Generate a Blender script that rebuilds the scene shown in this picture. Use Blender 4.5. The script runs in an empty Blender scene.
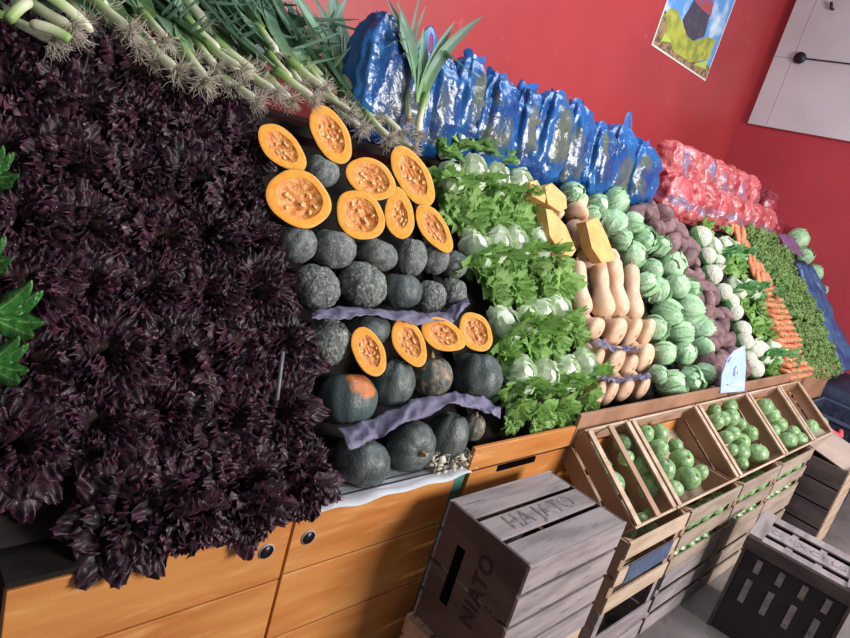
import bpy, math, random
from mathutils import Vector, Matrix, noise
import numpy as np
C = bpy.context.scene.collection
PI = math.pi
# ---------------------------------------------------------------- camera
F = 638.0; CX, CY, H = 425.0, 319.0, 1.6
def unit(v): return v/np.linalg.norm(v)
_dn = unit(np.array([-645, 2235, 638.])); _X = np.array([637, 2, 638.]); _X = unit(_X-_X.dot(_dn)*_dn)
_Y = np.cross(_dn, _X)
if _Y[2] < 0: _Y = -_Y
R = np.array([_X, _Y, -_dn])
cam = bpy.data.objects.new('camera', bpy.data.cameras.new('camera')); C.objects.link(cam)
cam.data.sensor_width = 36; cam.data.lens = F/850*36; cam.data.clip_start = 0.02
mw = Matrix.Identity(4)
for i in range(3):
    mw[i][0] = R[i, 0]; mw[i][1] = -R[i, 1]; mw[i][2] = -R[i, 2]
mw[2][3] = H
cam.matrix_world = mw
bpy.context.scene.camera = cam
# ---------------------------------------------------------------- world, light, exposure
sc = bpy.context.scene
sc.view_settings.view_transform = 'Standard'; sc.view_settings.look = 'None'
sc.view_settings.exposure = 0.0; sc.view_settings.gamma = 1.0; sc.view_settings.use_curve_mapping = False
w = bpy.data.worlds.new('world'); sc.world = w; w.use_nodes = True
bg = w.node_tree.nodes['Background']; bg.inputs[0].default_value = (0.90, 0.94, 1.0, 1); bg.inputs[1].default_value = 0.23
def area(name, loc, target, sx, sy, power, col):
    l = bpy.data.lights.new(name, 'AREA'); l.shape = 'RECTANGLE'; l.size = sx; l.size_y = sy; l.energy = power; l.color = col
    o = bpy.data.objects.new(name, l); C.objects.link(o); o.location = loc
    o.rotation_euler = (Vector(target)-Vector(loc)).to_track_quat('-Z', 'Y').to_euler(); return o
area('doorway_daylight', (3.6, -3.4, 2.5), (2.6, 1.2, 0.9), 2.1, 1.9, 385, (1.0, 0.97, 0.94))
area('overhead_fill', (3.2, 0.9, 3.9), (3.0, 1.5, 1.0), 2.6, 1.2, 85, (0.88, 0.94, 1.0))  # added overhead fill that lights the tops; no roof window known

# ---------------------------------------------------------------- pixel -> place helpers
def ray(px, py): return R@np.array([px-CX, py-CY, F])
def ony(px, py, y): d = ray(px, py); return Vector(np.array([0, 0, H])+d*y/d[1])
def onx(px, py, x): d = ray(px, py); return Vector(np.array([0, 0, H])+d*x/d[0])
def onz(px, py, z): d = ray(px, py); return Vector(np.array([0, 0, H])+d*(z-H)/d[2])
SA = math.radians(48.5)
SN = Vector((0, -math.sin(SA), math.cos(SA)))      # outward normal of the heaped slope
SU = Vector((0, math.cos(SA), math.sin(SA)))       # up the slope
SP = Vector((0, 1.0, .82))
def onplane(px, py, p0, n):
    d = Vector(ray(px, py)); o = Vector((0, 0, H)); t = (p0-o).dot(n)/d.dot(n); return o+d*t, t
def sl(px, py, off=0.0):
    p, t = onplane(px, py, SP-SN*off, SN); return p
def spot(px, py, rp, k=1.0):
    """centre and radius of a thing whose front touches the slope"""
    p, t = onplane(px, py, SP, SN); r = rp*t
    p, t = onplane(px, py, SP-SN*r*k, SN); return p, rp*t
def xs(x, s, off=0.0): return Vector((x, 0, 0))+SP+SU*s-SN*off
def L(c):
    return tuple(((v/255)/12.92 if v/255 <= .04045 else ((v/255+.055)/1.055)**2.4) for v in c)+(1,)

# ---------------------------------------------------------------- materials
MATS = {}
def mat(name, base, rough=.6, ramp=None, noise=None, noise2=None, bump=None, spec=.5, var=0.0, transl=0.0, trans=0.0, coat=0.0, alpha=1.0, wave=None, metal=0.0, emit=None, patch=None, sheen=0.0, stretch=None):
    m = bpy.data.materials.new(name); m.use_nodes = True; nt = m.node_tree; N = nt.nodes; K = nt.links.new
    b = N['Principled BSDF']; b.inputs['Roughness'].default_value = rough; b.inputs['Specular IOR Level'].default_value = spec
    b.inputs['Transmission Weight'].default_value = trans; b.inputs['Coat Weight'].default_value = coat; b.inputs['Alpha'].default_value = alpha
    b.inputs['Metallic'].default_value = metal; b.inputs['Sheen Weight'].default_value = sheen
    tc = N.new('ShaderNodeTexCoord'); co = tc.outputs['Object']
    if stretch:
        mp = N.new('ShaderNodeMapping'); mp.inputs['Scale'].default_value = stretch; K(co, mp.inputs[0]); co = mp.outputs[0]
    oi = N.new('ShaderNodeObjectInfo')
    va = N.new('ShaderNodeVectorMath'); va.operation = 'ADD'; K(co, va.inputs[0])
    mu = N.new('ShaderNodeMath'); mu.operation = 'MULTIPLY'; mu.inputs[1].default_value = 37.0; K(oi.outputs['Random'], mu.inputs[0]); K(mu.outputs[0], va.inputs[1]); co = va.outputs[0]
    if ramp:
        at = N.new('ShaderNodeAttribute'); at.attribute_name = 'tone'
        cr = N.new('ShaderNodeValToRGB'); el = cr.color_ramp.elements
        el[0].position = ramp[0][0]; el[0].color = L(ramp[0][1]); el[1].position = ramp[-1][0]; el[1].color = L(ramp[-1][1])
        for p, c in ramp[1:-1]:
            e = el.new(p); e.color = L(c)
        K(at.outputs['Fac'], cr.inputs[0]); col = cr.outputs[0]
    else:
        rg = N.new('ShaderNodeRGB'); rg.outputs[0].default_value = L(base); col = rg.outputs[0]
    def mixn(col, spec_):
        sca, c2, lo, hi = spec_[:4]; det = spec_[4] if len(spec_) > 4 else 4
        n = N.new('ShaderNodeTexNoise'); n.inputs['Scale'].default_value = sca; n.inputs['Detail'].default_value = det; K(co, n.inputs[0])
        mr = N.new('ShaderNodeMapRange'); mr.inputs[1].default_value = lo; mr.inputs[2].default_value = hi; K(n.outputs[0], mr.inputs[0])
        mx = N.new('ShaderNodeMix'); mx.data_type = 'RGBA'; K(mr.outputs[0], mx.inputs[0]); K(col, mx.inputs[6]); mx.inputs[7].default_value = L(c2)
        return mx.outputs[2]
    if noise: col = mixn(col, noise)
    if noise2: col = mixn(col, noise2)
    if wave:
        sca, c2, amt, axis, dist = wave
        wv = N.new('ShaderNodeTexWave'); wv.bands_direction = axis; wv.inputs['Scale'].default_value = sca; wv.inputs['Distortion'].default_value = dist; wv.inputs['Detail'].default_value = 3; K(co, wv.inputs[0])
        mm = N.new('ShaderNodeMath'); mm.operation = 'MULTIPLY'; mm.inputs[1].default_value = amt; K(wv.outputs[0], mm.inputs[0])
        mx = N.new('ShaderNodeMix'); mx.data_type = 'RGBA'; K(mm.outputs[0], mx.inputs[0]); K(col, mx.inputs[6]); mx.inputs[7].default_value = L(c2); col = mx.outputs[2]
    if var:
        hs = N.new('ShaderNodeHueSaturation'); mr = N.new('ShaderNodeMapRange'); mr.inputs[3].default_value = 1-var; mr.inputs[4].default_value = 1+var
        K(oi.outputs['Random'], mr.inputs[0]); K(mr.outputs[0], hs.inputs['Value']); K(col, hs.inputs['Color']); col = hs.outputs[0]
    K(col, b.inputs['Base Color'])
    if bump:
        n = N.new('ShaderNodeTexNoise'); n.inputs['Scale'].default_value = bump[0]; n.inputs['Detail'].default_value = 5; K(co, n.inputs[0])
        bp = N.new('ShaderNodeBump'); bp.inputs['Strength'].default_value = bump[1]; bp.inputs['Distance'].default_value = bump[2] if len(bump) > 2 else .01
        K(n.outputs[0], bp.inputs['Height']); K(bp.outputs[0], b.inputs['Normal'])
    out = N['Material Output']
    if transl:
        t = N.new('ShaderNodeBsdfTranslucent'); K(col, t.inputs[0]); ms = N.new('ShaderNodeMixShader'); ms.inputs[0].default_value = transl
        K(b.outputs[0], ms.inputs[1]); K(t.outputs[0], ms.inputs[2]); K(ms.outputs[0], out.inputs[0])
    MATS[name] = m; return m
mat('wall_red', (166, 54, 58), .42, noise=(1.2, (150, 47, 51), .45, .75), noise2=(9, (178, 84, 88), .68, .82), bump=(14, .12))
mat('wall_red_shaded', (182, 56, 68), .6, noise=(1.0, (160, 48, 60), .4, .7), noise2=(6, (150, 60, 70), .6, .8), bump=(14, .12))  # same paint as the back wall, tone set apart for this wall's shade
mat('concrete', (112, 103, 102), .8, noise=(3, (90, 83, 83), .4, .7), noise2=(14, (76, 70, 70), .6, .75), bump=(30, .3))
mat('orange_wood', (200, 134, 72), .42, noise=(2.2, (182, 110, 52), .4, .65), noise2=(5, (212, 152, 90), .55, .75), stretch=(1, 1, 7), bump=(20, .05))
mat('wood_shaded', (36, 30, 28), .9, noise=(8, (28, 24, 23), .4, .7), spec=.2)  # near-black so gaps between the produce read as shade
mat('brown_card_and_shade', (160, 118, 92), .7, noise=(6, (130, 92, 70), .4, .7))  # brown cardboard; also holds the shade of the right fascia
mat('grey_wood', (150, 139, 139), .8, noise=(4, (120, 110, 112), .42, .65), noise2=(11, (90, 82, 84), .6, .78), stretch=(1, 6, 6), bump=(40, .3, .004), var=.06)
mat('grey_wood_shaded', (92, 78, 76), .85, noise=(5, (68, 58, 58), .42, .65), stretch=(6, 1, 3), bump=(40, .3, .004))  # darker grey wood, shade of the left-facing crate sides in the colour
mat('light_wood', (188, 164, 144), .7, noise=(4, (164, 138, 116), .42, .65), noise2=(12, (150, 122, 102), .62, .8), stretch=(1, 6, 6), bump=(40, .2, .004), var=.07)
mat('inner_wood', (160, 130, 108), .75, noise=(6, (150, 116, 94), .42, .65), bump=(40, .2, .004), var=.05)
mat('ink', (92, 84, 92), .8, noise=(30, (140, 130, 132), .46, .6))
mat('ink_and_shade', (46, 38, 44), .8)  # dark ink, and the shade inside the floor crate
mat('black_hole', (16, 16, 20), .35)
mat('dark_gap', (12, 10, 10), 1.0, spec=.0)
mat('white_panel', (208, 202, 208), .5, noise=(2, (196, 188, 196), .4, .7), noise2=(5, (176, 150, 156), .66, .85))
mat('seam_faint', (188, 182, 188), .6)
mat('seam_grey', (166, 160, 168), .6)
mat('black_plastic', (20, 18, 24), .4)
mat('red_leaf', (60, 30, 45), .48, ramp=[(0, (92, 82, 66)), (.3, (54, 32, 36)), (.7, (46, 22, 34)), (1, (90, 50, 68))], noise=(22, (24, 13, 20), .45, .65), noise2=(60, (160, 132, 142), .64, .72), spec=.42, var=.2, transl=.06)
mat('green_leaf', (90, 150, 70), .55, ramp=[(0, (240, 243, 222)), (.22, (220, 232, 190)), (.45, (180, 208, 138)), (.8, (142, 182, 100)), (1, (130, 172, 88))], noise=(30, (160, 192, 118), .55, .8), spec=.35, var=.16, transl=.35)
mat('soft_leaf', (130, 180, 120), .45, ramp=[(0, (224, 238, 212)), (.45, (182, 216, 166)), (.8, (120, 176, 112)), (1, (92, 152, 88))], noise=(26, (156, 200, 146), .5, .8), spec=.5, var=.1, transl=.2)
mat('parsley_leaf', (110, 150, 80), .5, ramp=[(0, (104, 136, 76)), (1, (162, 190, 118))], noise=(20, (116, 154, 86), .45, .7), var=.14, transl=.35)
mat('chard_leaf', (66, 130, 50), .32, ramp=[(0, (150, 190, 110)), (.3, (62, 126, 48)), (1, (42, 104, 36))], bump=(35, .4), spec=.6, transl=.15)
mat('rind', (118, 122, 119), .55, noise=(3.2, (82, 90, 88), .42, .62, 6), noise2=(9, (160, 158, 150), .54, .7, 6), bump=(14, .6, .006), var=.14)
mat('rind_dark', (86, 94, 92), .42, noise=(3, (64, 74, 72), .42, .62, 6), noise2=(10, (126, 128, 120), .58, .76, 6), bump=(12, .4, .006), var=.12)
mat('rind_spot', (80, 94, 92), .45, ramp=[(0, (78, 92, 90)), (.4, (84, 88, 82)), (.6, (190, 112, 62)), (1, (206, 120, 62))], noise=(9, (92, 96, 90), .6, .72, 6), bump=(12, .4, .006))
mat('rind_tan', (104, 104, 96), .5, noise=(3, (72, 82, 76), .42, .6, 6), noise2=(3.5, (168, 134, 100), .50, .68, 6), bump=(12, .4, .006))
mat('rind_orange_spot', (200, 112, 52), .5, noise=(22, (170, 96, 56), .45, .65))
mat('rind_warty', (108, 114, 110), .6, noise=(4, (74, 82, 80), .42, .6, 4), noise2=(7, (164, 160, 150), .52, .66, 3), bump=(7, .7, .012), var=.1)
mat('flesh', (250, 172, 70), .4, noise=(4, (244, 156, 54), .42, .65), spec=.5)
mat('pulp', (236, 156, 78), .4, noise=(3.5, (218, 126, 56), .42, .6, 3), noise2=(7, (246, 190, 120), .56, .7, 3), bump=(7, .6, .01), spec=.6)
mat('seed', (240, 196, 130), .35, spec=.6)
mat('pumpkin_stem', (176, 150, 112), .8, noise=(30, (120, 96, 70), .4, .7))
mat('butternut', (224, 190, 160), .5, noise=(1.5, (212, 170, 140), .4, .7), noise2=(6, (196, 154, 126), .62, .8), var=.05)
mat('butternut_cut', (226, 176, 112), .5, noise=(14, (212, 158, 92), .42, .65))
mat('cabbage_leaf', (150, 190, 150), .5, ramp=[(0, (222, 236, 212)), (.5, (188, 218, 180)), (1, (146, 192, 142))], noise=(2, (206, 228, 198), .5, .72, 3), noise2=(4, (160, 200, 154), .58, .75, 3), bump=(5, .5, .01), var=.1, transl=.1)
mat('sweet_potato', (132, 98, 100), .65, noise=(2.2, (106, 78, 82), .42, .62, 3), noise2=(4, (160, 130, 128), .6, .75, 3), bump=(6, .5, .006), var=.25)
mat('cauliflower', (224, 224, 208), .7, noise=(9, (188, 190, 168), .45, .62), bump=(9, .9, .012))
mat('carrot', (222, 140, 104), .55, noise=(24, (206, 116, 82), .42, .65), var=.12)
mat('squash', (136, 170, 118), .36, noise=(3, (104, 144, 90), .42, .6), noise2=(9, (178, 200, 148), .55, .72), spec=.6, var=.14)
mat('worn_wood', (162, 144, 130), .75, noise=(4, (138, 120, 106), .42, .65), noise2=(12, (112, 98, 88), .6, .78), stretch=(1, 6, 6), bump=(40, .25, .004), var=.1)
mat('stem_green', (120, 140, 80), .6)
mat('leek_stalk', (200, 210, 170), .4, ramp=[(0, (214, 208, 186)), (.35, (216, 222, 184)), (.7, (150, 178, 104)), (1, (98, 134, 84))], spec=.5)
mat('leek_leaf', (100, 134, 116), .45, ramp=[(0, (152, 184, 116)), (.3, (120, 158, 124)), (1, (112, 146, 130))], noise=(14, (142, 168, 152), .5, .75), var=.14, transl=.25)
mat('leek_root', (206, 196, 180), .8, noise=(40, (172, 158, 140), .45, .7))
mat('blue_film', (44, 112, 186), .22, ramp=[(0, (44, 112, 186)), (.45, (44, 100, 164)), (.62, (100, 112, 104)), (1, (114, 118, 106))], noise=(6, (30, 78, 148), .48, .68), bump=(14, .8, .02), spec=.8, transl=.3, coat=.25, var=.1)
mat('blue_handle', (44, 106, 184), .28, spec=.8, transl=.25)
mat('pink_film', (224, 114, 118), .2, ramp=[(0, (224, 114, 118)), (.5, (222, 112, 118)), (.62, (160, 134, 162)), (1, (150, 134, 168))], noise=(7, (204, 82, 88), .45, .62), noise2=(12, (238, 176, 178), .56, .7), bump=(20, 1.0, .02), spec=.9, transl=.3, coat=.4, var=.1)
mat('pink_print', (150, 128, 170), .3, noise=(30, (214, 120, 134), .48, .56), spec=.8, transl=.1)
mat('pink_film_shaded', (170, 60, 76), .2, noise=(9, (140, 40, 60), .42, .62), noise2=(18, (220, 120, 130), .6, .7), bump=(20, 1.0, .02), spec=.9, transl=.2, coat=.4)  # darker copy of the pink film, shade at the row's end painted in
mat('lavender', (132, 126, 152), .8, noise=(10, (108, 102, 130), .42, .65), bump=(30, .5), transl=.15)
mat('white_paper', (186, 188, 194), .7, noise=(14, (160, 162, 170), .5, .8))
mat('paper_stripe', (40, 42, 48), .7)
mat('sign_blue', (158, 182, 226), .5, noise=(16, (190, 206, 236), .5, .7), bump=(20, .1))
mat('sign_chalk', (214, 222, 240), .8)
mat('label_blue', (64, 78, 104), .6, noise=(20, (80, 94, 120), .5, .7))
mat('navy_cloth', (34, 42, 68), .7, noise=(8, (24, 30, 52), .4, .7), bump=(12, .5, .02))
mat('blue_tarp', (52, 88, 132), .4, noise=(7, (34, 60, 104), .4, .65), bump=(14, .6, .02), spec=.7)
mat('onion', (150, 128, 138), .5, noise=(12, (110, 92, 104), .4, .7), var=.2)
mat('cardboard', (176, 158, 146), .8, noise=(6, (156, 138, 128), .4, .7))
mat('red_plastic', (206, 84, 88), .4)
mat('purple_film', (120, 90, 130), .35, bump=(20, .5), spec=.7)
mat('poster_sky', (92, 150, 214), .35, noise=(5, (206, 222, 236), .5, .68))
mat('poster_white', (226, 220, 214), .5)
mat('poster_black', (66, 62, 78), .45, noise=(14, (86, 76, 90), .5, .7))
mat('poster_red', (176, 66, 74), .45, noise=(22, (110, 96, 140), .5, .6))
mat('poster_green', (178, 178, 74), .5, noise=(14, (134, 146, 62), .42, .6))
mat('poster_lime', (176, 200, 86), .5)
mat('poster_brown', (160, 128, 92), .5, noise=(26, (96, 84, 70), .48, .58))
mat('rod', (112, 112, 120), .4)
mat('metal_wire', (190, 180, 184), .35, metal=.6)
mat('teal_edge', (70, 120, 108), .5)
mat('grey_bag', (158, 168, 178), .4, bump=(20, .5))

# ---------------------------------------------------------------- mesh helpers
class MB:
    def __init__(s): s.v = []; s.f = []; s.t = []
    def add(s, vs, fs, tones=None):
        o = len(s.v); s.v += [tuple(v) for v in vs]; s.f += [tuple(i+o for i in f) for f in fs]
        s.t += list(tones) if tones is not None else [0.0]*len(vs)
    def grid(s, fn, nu, nv, closed=False):
        vs = []; ts = []
        for i in range(nu+1):
            for j in range(nv if closed else nv+1):
                r = fn(i/nu, j/nv)
                if len(r) == 2: vs.append(r[0]); ts.append(r[1])
                else: vs.append(r); ts.append(0)
        n = nv if closed else nv+1; fs = []
        for i in range(nu):
            for j in range(nv):
                a = i*n+j; b = i*n+(j+1) % n if closed else i*n+j+1
                fs.append((a, b, b+n, a+n))
        s.add(vs, fs, ts); return s
    def box(s, x0, x1, y0, y1, z0, z1, M=None):
        vs = [Vector((x, y, z)) for x in (x0, x1) for y in (y0, y1) for z in (z0, z1)]
        if M: vs = [M@v for v in vs]
        s.add(vs, [(0, 1, 3, 2), (4, 6, 7, 5), (0, 4, 5, 1), (2, 3, 7, 6), (0, 2, 6, 4), (1, 5, 7, 3)]); return s
    def sphere(s, fn, nu=12, nv=20, tone=None):
        """fn(direction) -> point"""
        def g(u, v):
            th = PI*(.0008+.9984*u); ph = 2*PI*v
            d = Vector((math.sin(th)*math.cos(ph), math.sin(th)*math.sin(ph), math.cos(th)))
            return (fn(d), tone(d) if tone else 0)
        return s.grid(g, nu, nv, True)
    def tube(s, pts, rad, n=8, cap=True, tones=None):
        pts = [Vector(p) for p in pts]; k = len(pts); vs = []; ts = []
        up = Vector((.13, .21, .97))
        for i, p in enumerate(pts):
            d = (pts[min(i+1, k-1)]-pts[max(i-1, 0)]).normalized()
            a = d.cross(up); a = a.normalized() if a.length > 1e-3 else d.orthogonal().normalized(); b = d.cross(a)
            r = rad[i] if hasattr(rad, '__len__') else rad
            for j in range(n):
                an = 2*PI*j/n; vs.append(p+a*r*math.cos(an)+b*r*math.sin(an)); ts.append(tones[i] if tones else 0)
        fs = [(i*n+j, i*n+(j+1) % n, (i+1)*n+(j+1) % n, (i+1)*n+j) for i in range(k-1) for j in range(n)]
        if cap: fs += [tuple(range(n-1, -1, -1)), tuple((k-1)*n+j for j in range(n))]
        s.add(vs, fs, ts); return s
    def prism(s, poly, th, M=None):
        n = len(poly); vs = [Vector((x, y, 0)) for x, y in poly]+[Vector((x, y, th)) for x, y in poly]
        if M: vs = [M@v for v in vs]
        s.add(vs, [tuple(range(n-1, -1, -1)), tuple(range(n, 2*n))]+[(i, (i+1) % n, n+(i+1) % n, n+i) for i in range(n)]); return s
    def mesh(s, name, m, smooth=True):
        me = bpy.data.meshes.new(name); me.from_pydata(s.v, [], s.f)
        a = me.attributes.new('tone', 'FLOAT', 'POINT'); a.data.foreach_set('value', [float(t) for t in s.t])
        me.materials.append(MATS[m]); me.polygons.foreach_set('use_smooth', [smooth]*len(me.polygons)); me.update(); return me
def obj(name, mb, m, parent=None, smooth=True, loc=None, solid=0, bevel=0):
    me = mb.mesh(name, m, smooth) if isinstance(mb, MB) else mb
    o = bpy.data.objects.new(name, me); C.objects.link(o)
    if parent: o.parent = parent
    if loc is not None: o.location = loc
    if solid: md = o.modifiers.new('s', 'SOLIDIFY'); md.thickness = solid; md.offset = 0
    if bevel: md = o.modifiers.new('b', 'BEVEL'); md.width = bevel; md.segments = 2; md.limit_method = 'ANGLE'
    return o
def empty(name, loc=(0, 0, 0)):
    o = bpy.data.objects.new(name, None); C.objects.link(o); o.location = loc; o.empty_display_size = .05; return o
def tag(o, label, cat, group=None, kind=None):
    if label: o['label'] = label
    if cat: o['category'] = cat
    if group: o['group'] = group
    if kind: o['kind'] = kind
    return o
def struct(name, mb, m): return tag(obj(name, mb, m, smooth=False), None, None, kind='structure')
KIDS = {}
def copy_tree(o):
    c = o.copy(); C.objects.link(c)
    for ch in [x for x in KIDS.get(o.name, [])]:
        d = ch.copy(); C.objects.link(d); d.parent = c
        for g in KIDS.get(ch.name, []):
            e = g.copy(); C.objects.link(e); e.parent = d
    return c
def reg(root):
    for ch in [x for x in C.objects if x.parent == root]:
        KIDS.setdefault(root.name, []).append(ch)
        reg(ch)
class Proto:
    """first use moves the source itself, later uses are copies"""
    def __init__(s, root): s.root = root; s.used = False; reg(root)
    def put(s, M, label, cat, group):
        if not s.used: o = s.root; s.used = True
        else: o = copy_tree(s.root)
        o.matrix_world = M; o['label'] = label; o['category'] = cat
        if group: o['group'] = group
        return o
def frame(loc, z, x=None, s=1.0, sc3=None):
    """matrix with local Z along z, local X near x"""
    z = Vector(z).normalized(); x = Vector(x) if x is not None else Vector((1, 0, .01))
    y = z.cross(x); y = y.normalized() if y.length > 1e-4 else z.orthogonal().normalized(); x = y.cross(z)
    a = sc3 or (s, s, s)
    M = Matrix.Identity(4)
    for i in range(3): M[i][0] = x[i]*a[0]; M[i][1] = y[i]*a[1]; M[i][2] = z[i]*a[2]; M[i][3] = loc[i]
    return M
def jit(rng, a): return Vector((rng.uniform(-a, a), rng.uniform(-a, a), rng.uniform(-a, a)))
ORD = ['first', 'second', 'third', 'fourth', 'fifth', 'sixth', 'seventh', 'eighth', 'ninth', 'tenth', 'eleventh', 'twelfth', 'thirteenth', 'fourteenth', 'fifteenth', 'sixteenth', 'seventeenth', 'eighteenth']
def nz(p, s=1.0): return noise.noise(Vector(p)*s)

# ================================================================ setting
XE, WB = 6.6, 2.81
struct('floor', MB().box(-2.5, XE+.1, -4.5, WB+.1, -.1, 0), 'concrete')
struct('wall_back', MB().box(-2.5, XE+.1, WB, WB+.12, 0, 4.2), 'wall_red')
struct('wall_right', MB().box(XE, XE+.12, -.6, WB, 0, 4.2), 'wall_red_shaded')

# white panel on the right wall with black knob
b0 = onx(749, 124, XE); 
t = empty('white_board', (XE-.02, b0.y-.9, b0.z)); tag(t, 'large white wall board with dark round knob on the shaded red right wall', 'board')
obj('panel', MB().box(-.02, .018, -1.6, .9, 0, 1.9), 'white_panel', t, False)
for z_ in (.62,): obj('seam', MB().box(-.023, -.02, -1.6, .9, z_, z_+.006), 'seam_grey', t, False)
for y_ in (onx(783, 90, XE).y-(b0.y-.9), -1.0): obj('seam', MB().box(-.023, -.02, y_, y_+.006, 0, 1.9), 'seam_faint', t, False)
k0 = onx(800, 58, XE-.05)-t.location
kb = obj('knob', MB().tube([(-.02, k0.y, k0.z), (-.05, k0.y, k0.z), (-.06, k0.y, k0.z)], [.05, .05, .035], 20), 'black_plastic', t)
obj('rod', MB().tube([(-.035, k0.y, k0.z), (-.035, k0.y-1.3, k0.z-.02)], .006, 8), 'black_plastic', t)
k1 = onx(833, 9, XE-.05)-t.location
obj('hook', MB().tube([(-.02, k1.y, k1.z), (-.04, k1.y+.01, k1.z), (-.05, k1.y+.03, k1.z+.05)], .012, 8), 'black_plastic', t)

# poster
def onwall(px, py): p = ony(px, py, WB); return p
pa, pb, pc, pd = onwall(651, 45), onwall(706, 78), onwall(735, 0), onwall(666, 0)
t = empty('poster', (pa.x, WB, pa.z)); tag(t, 'bird poster with blue sky and yellow-green grass taped high on the red back wall', 'poster')
PW = pb.x-pa.x; PH = .95
Mp = Matrix.Rotation(PI/2, 4, 'X')
def pz(px, py): p = onwall(px, py); return (p.x-pa.x, p.z-pa.z)
def poly(name, pts, m, d0, th=.002):
    mb = MB(); mb.prism(pts, th, Matrix.Translation((0, -d0, 0))@Mp); return obj(name, mb, m, t, False)
poly('border', [(0, 0), (PW, .0), (PW, PH), (0, PH)], 'poster_white', .002)
poly('sky_print', [(.014, .014), (PW-.014, .014), (PW-.014, PH-.014), (.014, PH-.014)], 'poster_sky', .004)
def zc(x, y): return pz(640+x/7.083, y/7.083)
poly('soil_print', [(.014, .014), (PW-.014, .014), (PW-.014, .12), (PW*.6, .09), (PW*.3, .13), (.014, .26)], 'poster_brown', .006)
poly('grass_print', [zc(175, 100), zc(200, 60), zc(250, 62), zc(285, 140), zc(330, 260), zc(380, 290), zc(470, 262), zc(530, 280), zc(480, 420), zc(340, 440), zc(230, 360), zc(180, 230)], 'poster_green', .008)
poly('lime_print', [zc(170, 225), zc(215, 300), zc(140, 290)], 'poster_lime', .010)
poly('lime_print', [zc(370, 455), zc(470, 425), zc(455, 490)], 'poster_lime', .010)
body = [zc(375, 5), zc(295, 140), zc(320, 240), zc(365, 288), zc(445, 258), zc(485, 110), zc(480, 20)]
poly('bird_print', body, 'poster_black', .010)
bx_, bz_ = zc(430, -40)
poly('neck_print', [zc(380, -60), zc(375, 5), zc(420, 60), zc(490, 120), zc(510, 20), zc(480, -80)], 'poster_red', .012)

# small wires and switch by the corner
p = ony(748, 168, WB-.03)
t = empty('wall_switch', p); tag(t, 'small black switch box with two thin wires low on the red wall near the corner', 'switch')
obj('box', MB().box(-.07, .07, -.03, .03, -.04, .04), 'black_plastic', t, False, bevel=.008)
obj('wire', MB().tube([(0, .01, .03), (-.03, .015, .12), (0, .02, .22)], .006, 6), 'metal_wire', t)
obj('wire', MB().tube([(.05, .01, .03), (.07, .015, .1), (.09, .02, .17)], .006, 6), 'metal_wire', t)

# ================================================================ counter cabinets
def cabinet(label, x0, x1, seams, holes, mtop='orange_wood'):
    t = empty('display_cabinet', ((x0+x1)/2, 1.3, 0)); tag(t, label, 'cabinet', None)
    o = t.location
    def q(a, b, y0, y1, z0, z1): return MB().box(a-o.x, b-o.x, y0-o.y, y1-o.y, z0, z1)
    obj('carcass', q(x0+.01, x1-.01, 1.02, 1.6, 0, .70), 'wood_shaded', t, False)
    obj('top_board', q(x0, x1, 1.0, 1.62, .70, .712), 'wood_shaded', t, False)  # shadow under the lettuce is in this board's dark colour
    zs = [.02]+seams+[.697]
    for a, b in zip(zs[:-1], zs[1:]):
        pn = obj('front_panel', q(x0+.003, x1-.003, 1.0, 1.02, a+.0025, b-.0025), 'orange_wood', t, False, bevel=.002)
        for hx, hz in holes:
            if a < hz < b:
                rg = obj('finger_hole', MB().tube([(hx-o.x, 1.002-o.y, hz), (hx-o.x, .997-o.y, hz)], .020, 24), 'seam_grey', pn)
                obj('hole', MB().tube([(hx-o.x, .9985-o.y, hz), (hx-o.x, .9955-o.y, hz)], .017, 24), 'black_hole', pn)
    return t
cabinet('orange plywood cabinet with round finger hole below the dark red lettuce', .262, .841, [.33, .521], [(.781, .62)])
cabinet('orange plywood cabinet with round finger hole below the dark pumpkins', .843, 1.40, [.328, .530], [(.895, .626)])
t = cabinet('orange plywood cabinet with a slot handle below the green lettuce', 1.46, 2.55, [.33], [])
obj('slot', MB().box(1.598-t.location.x, 1.80-t.location.x, .996-1.3, 1.001-1.3, .735-.06, .755-.06), 'dark_gap', t, False)
cabinet('long orange plywood cabinet behind the tilted crates', 2.552, 5.35, [.33], [])
tag(obj('trim_strip', MB().box(1.405, 1.455, 1.01, 1.03, 0, .70), 'teal_edge', smooth=False), 'narrow teal strip standing between two orange cabinets', 'strip')
tag(obj('fascia_board', MB().box(1.43, 1.98, .985, 1.0, .715, .792), 'orange_wood', smooth=False, bevel=.003), 'orange fascia board on the cabinet lip below the green lettuce', 'board')
tag(obj('fascia_board', MB().box(1.985, 5.55, .985, 1.0, .715, .838), 'brown_card_and_shade', smooth=False, bevel=.003), 'long shade-browned fascia board on the lip behind the tilted crates', 'board')  # fascia carries on; shade behind the crates is painted as brown
# the display rack behind the produce
t = empty('display_rack', (2.9, 1.6, .71)); tag(t, 'shade-dark sloping wooden rack that carries the heaped vegetables', 'rack')
def rackboard(x0, x1, off, s0=-.02, s1=1.0):
    M = frame(xs((x0+x1)/2, 0, off)-t.location, SN, (1, 0, 0))
    obj('sloping_board', MB().box(-(x1-x0)/2, (x1-x0)/2, s0, s1, -.02, 0, M), 'wood_shaded', t, False)
rackboard(-.6, .9, .11, -.02); rackboard(.9, 1.55, .145, .06); rackboard(1.55, 2.12, .11); rackboard(2.12, 2.57, .20, .12); rackboard(2.57, 3.12, .13)
rackboard(3.12, 3.72, .11); rackboard(3.72, 4.45, .13); rackboard(4.45, 4.78, .10); rackboard(4.78, 6.55, .12, .05)
obj('back_shelf', MB().box(-.6-t.location.x, XE-.03-t.location.x, 1.75-t.location.y, WB-.01-t.location.y, 1.50-t.location.z, 1.53-t.location.z), 'wood_shaded', t, False)
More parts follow.
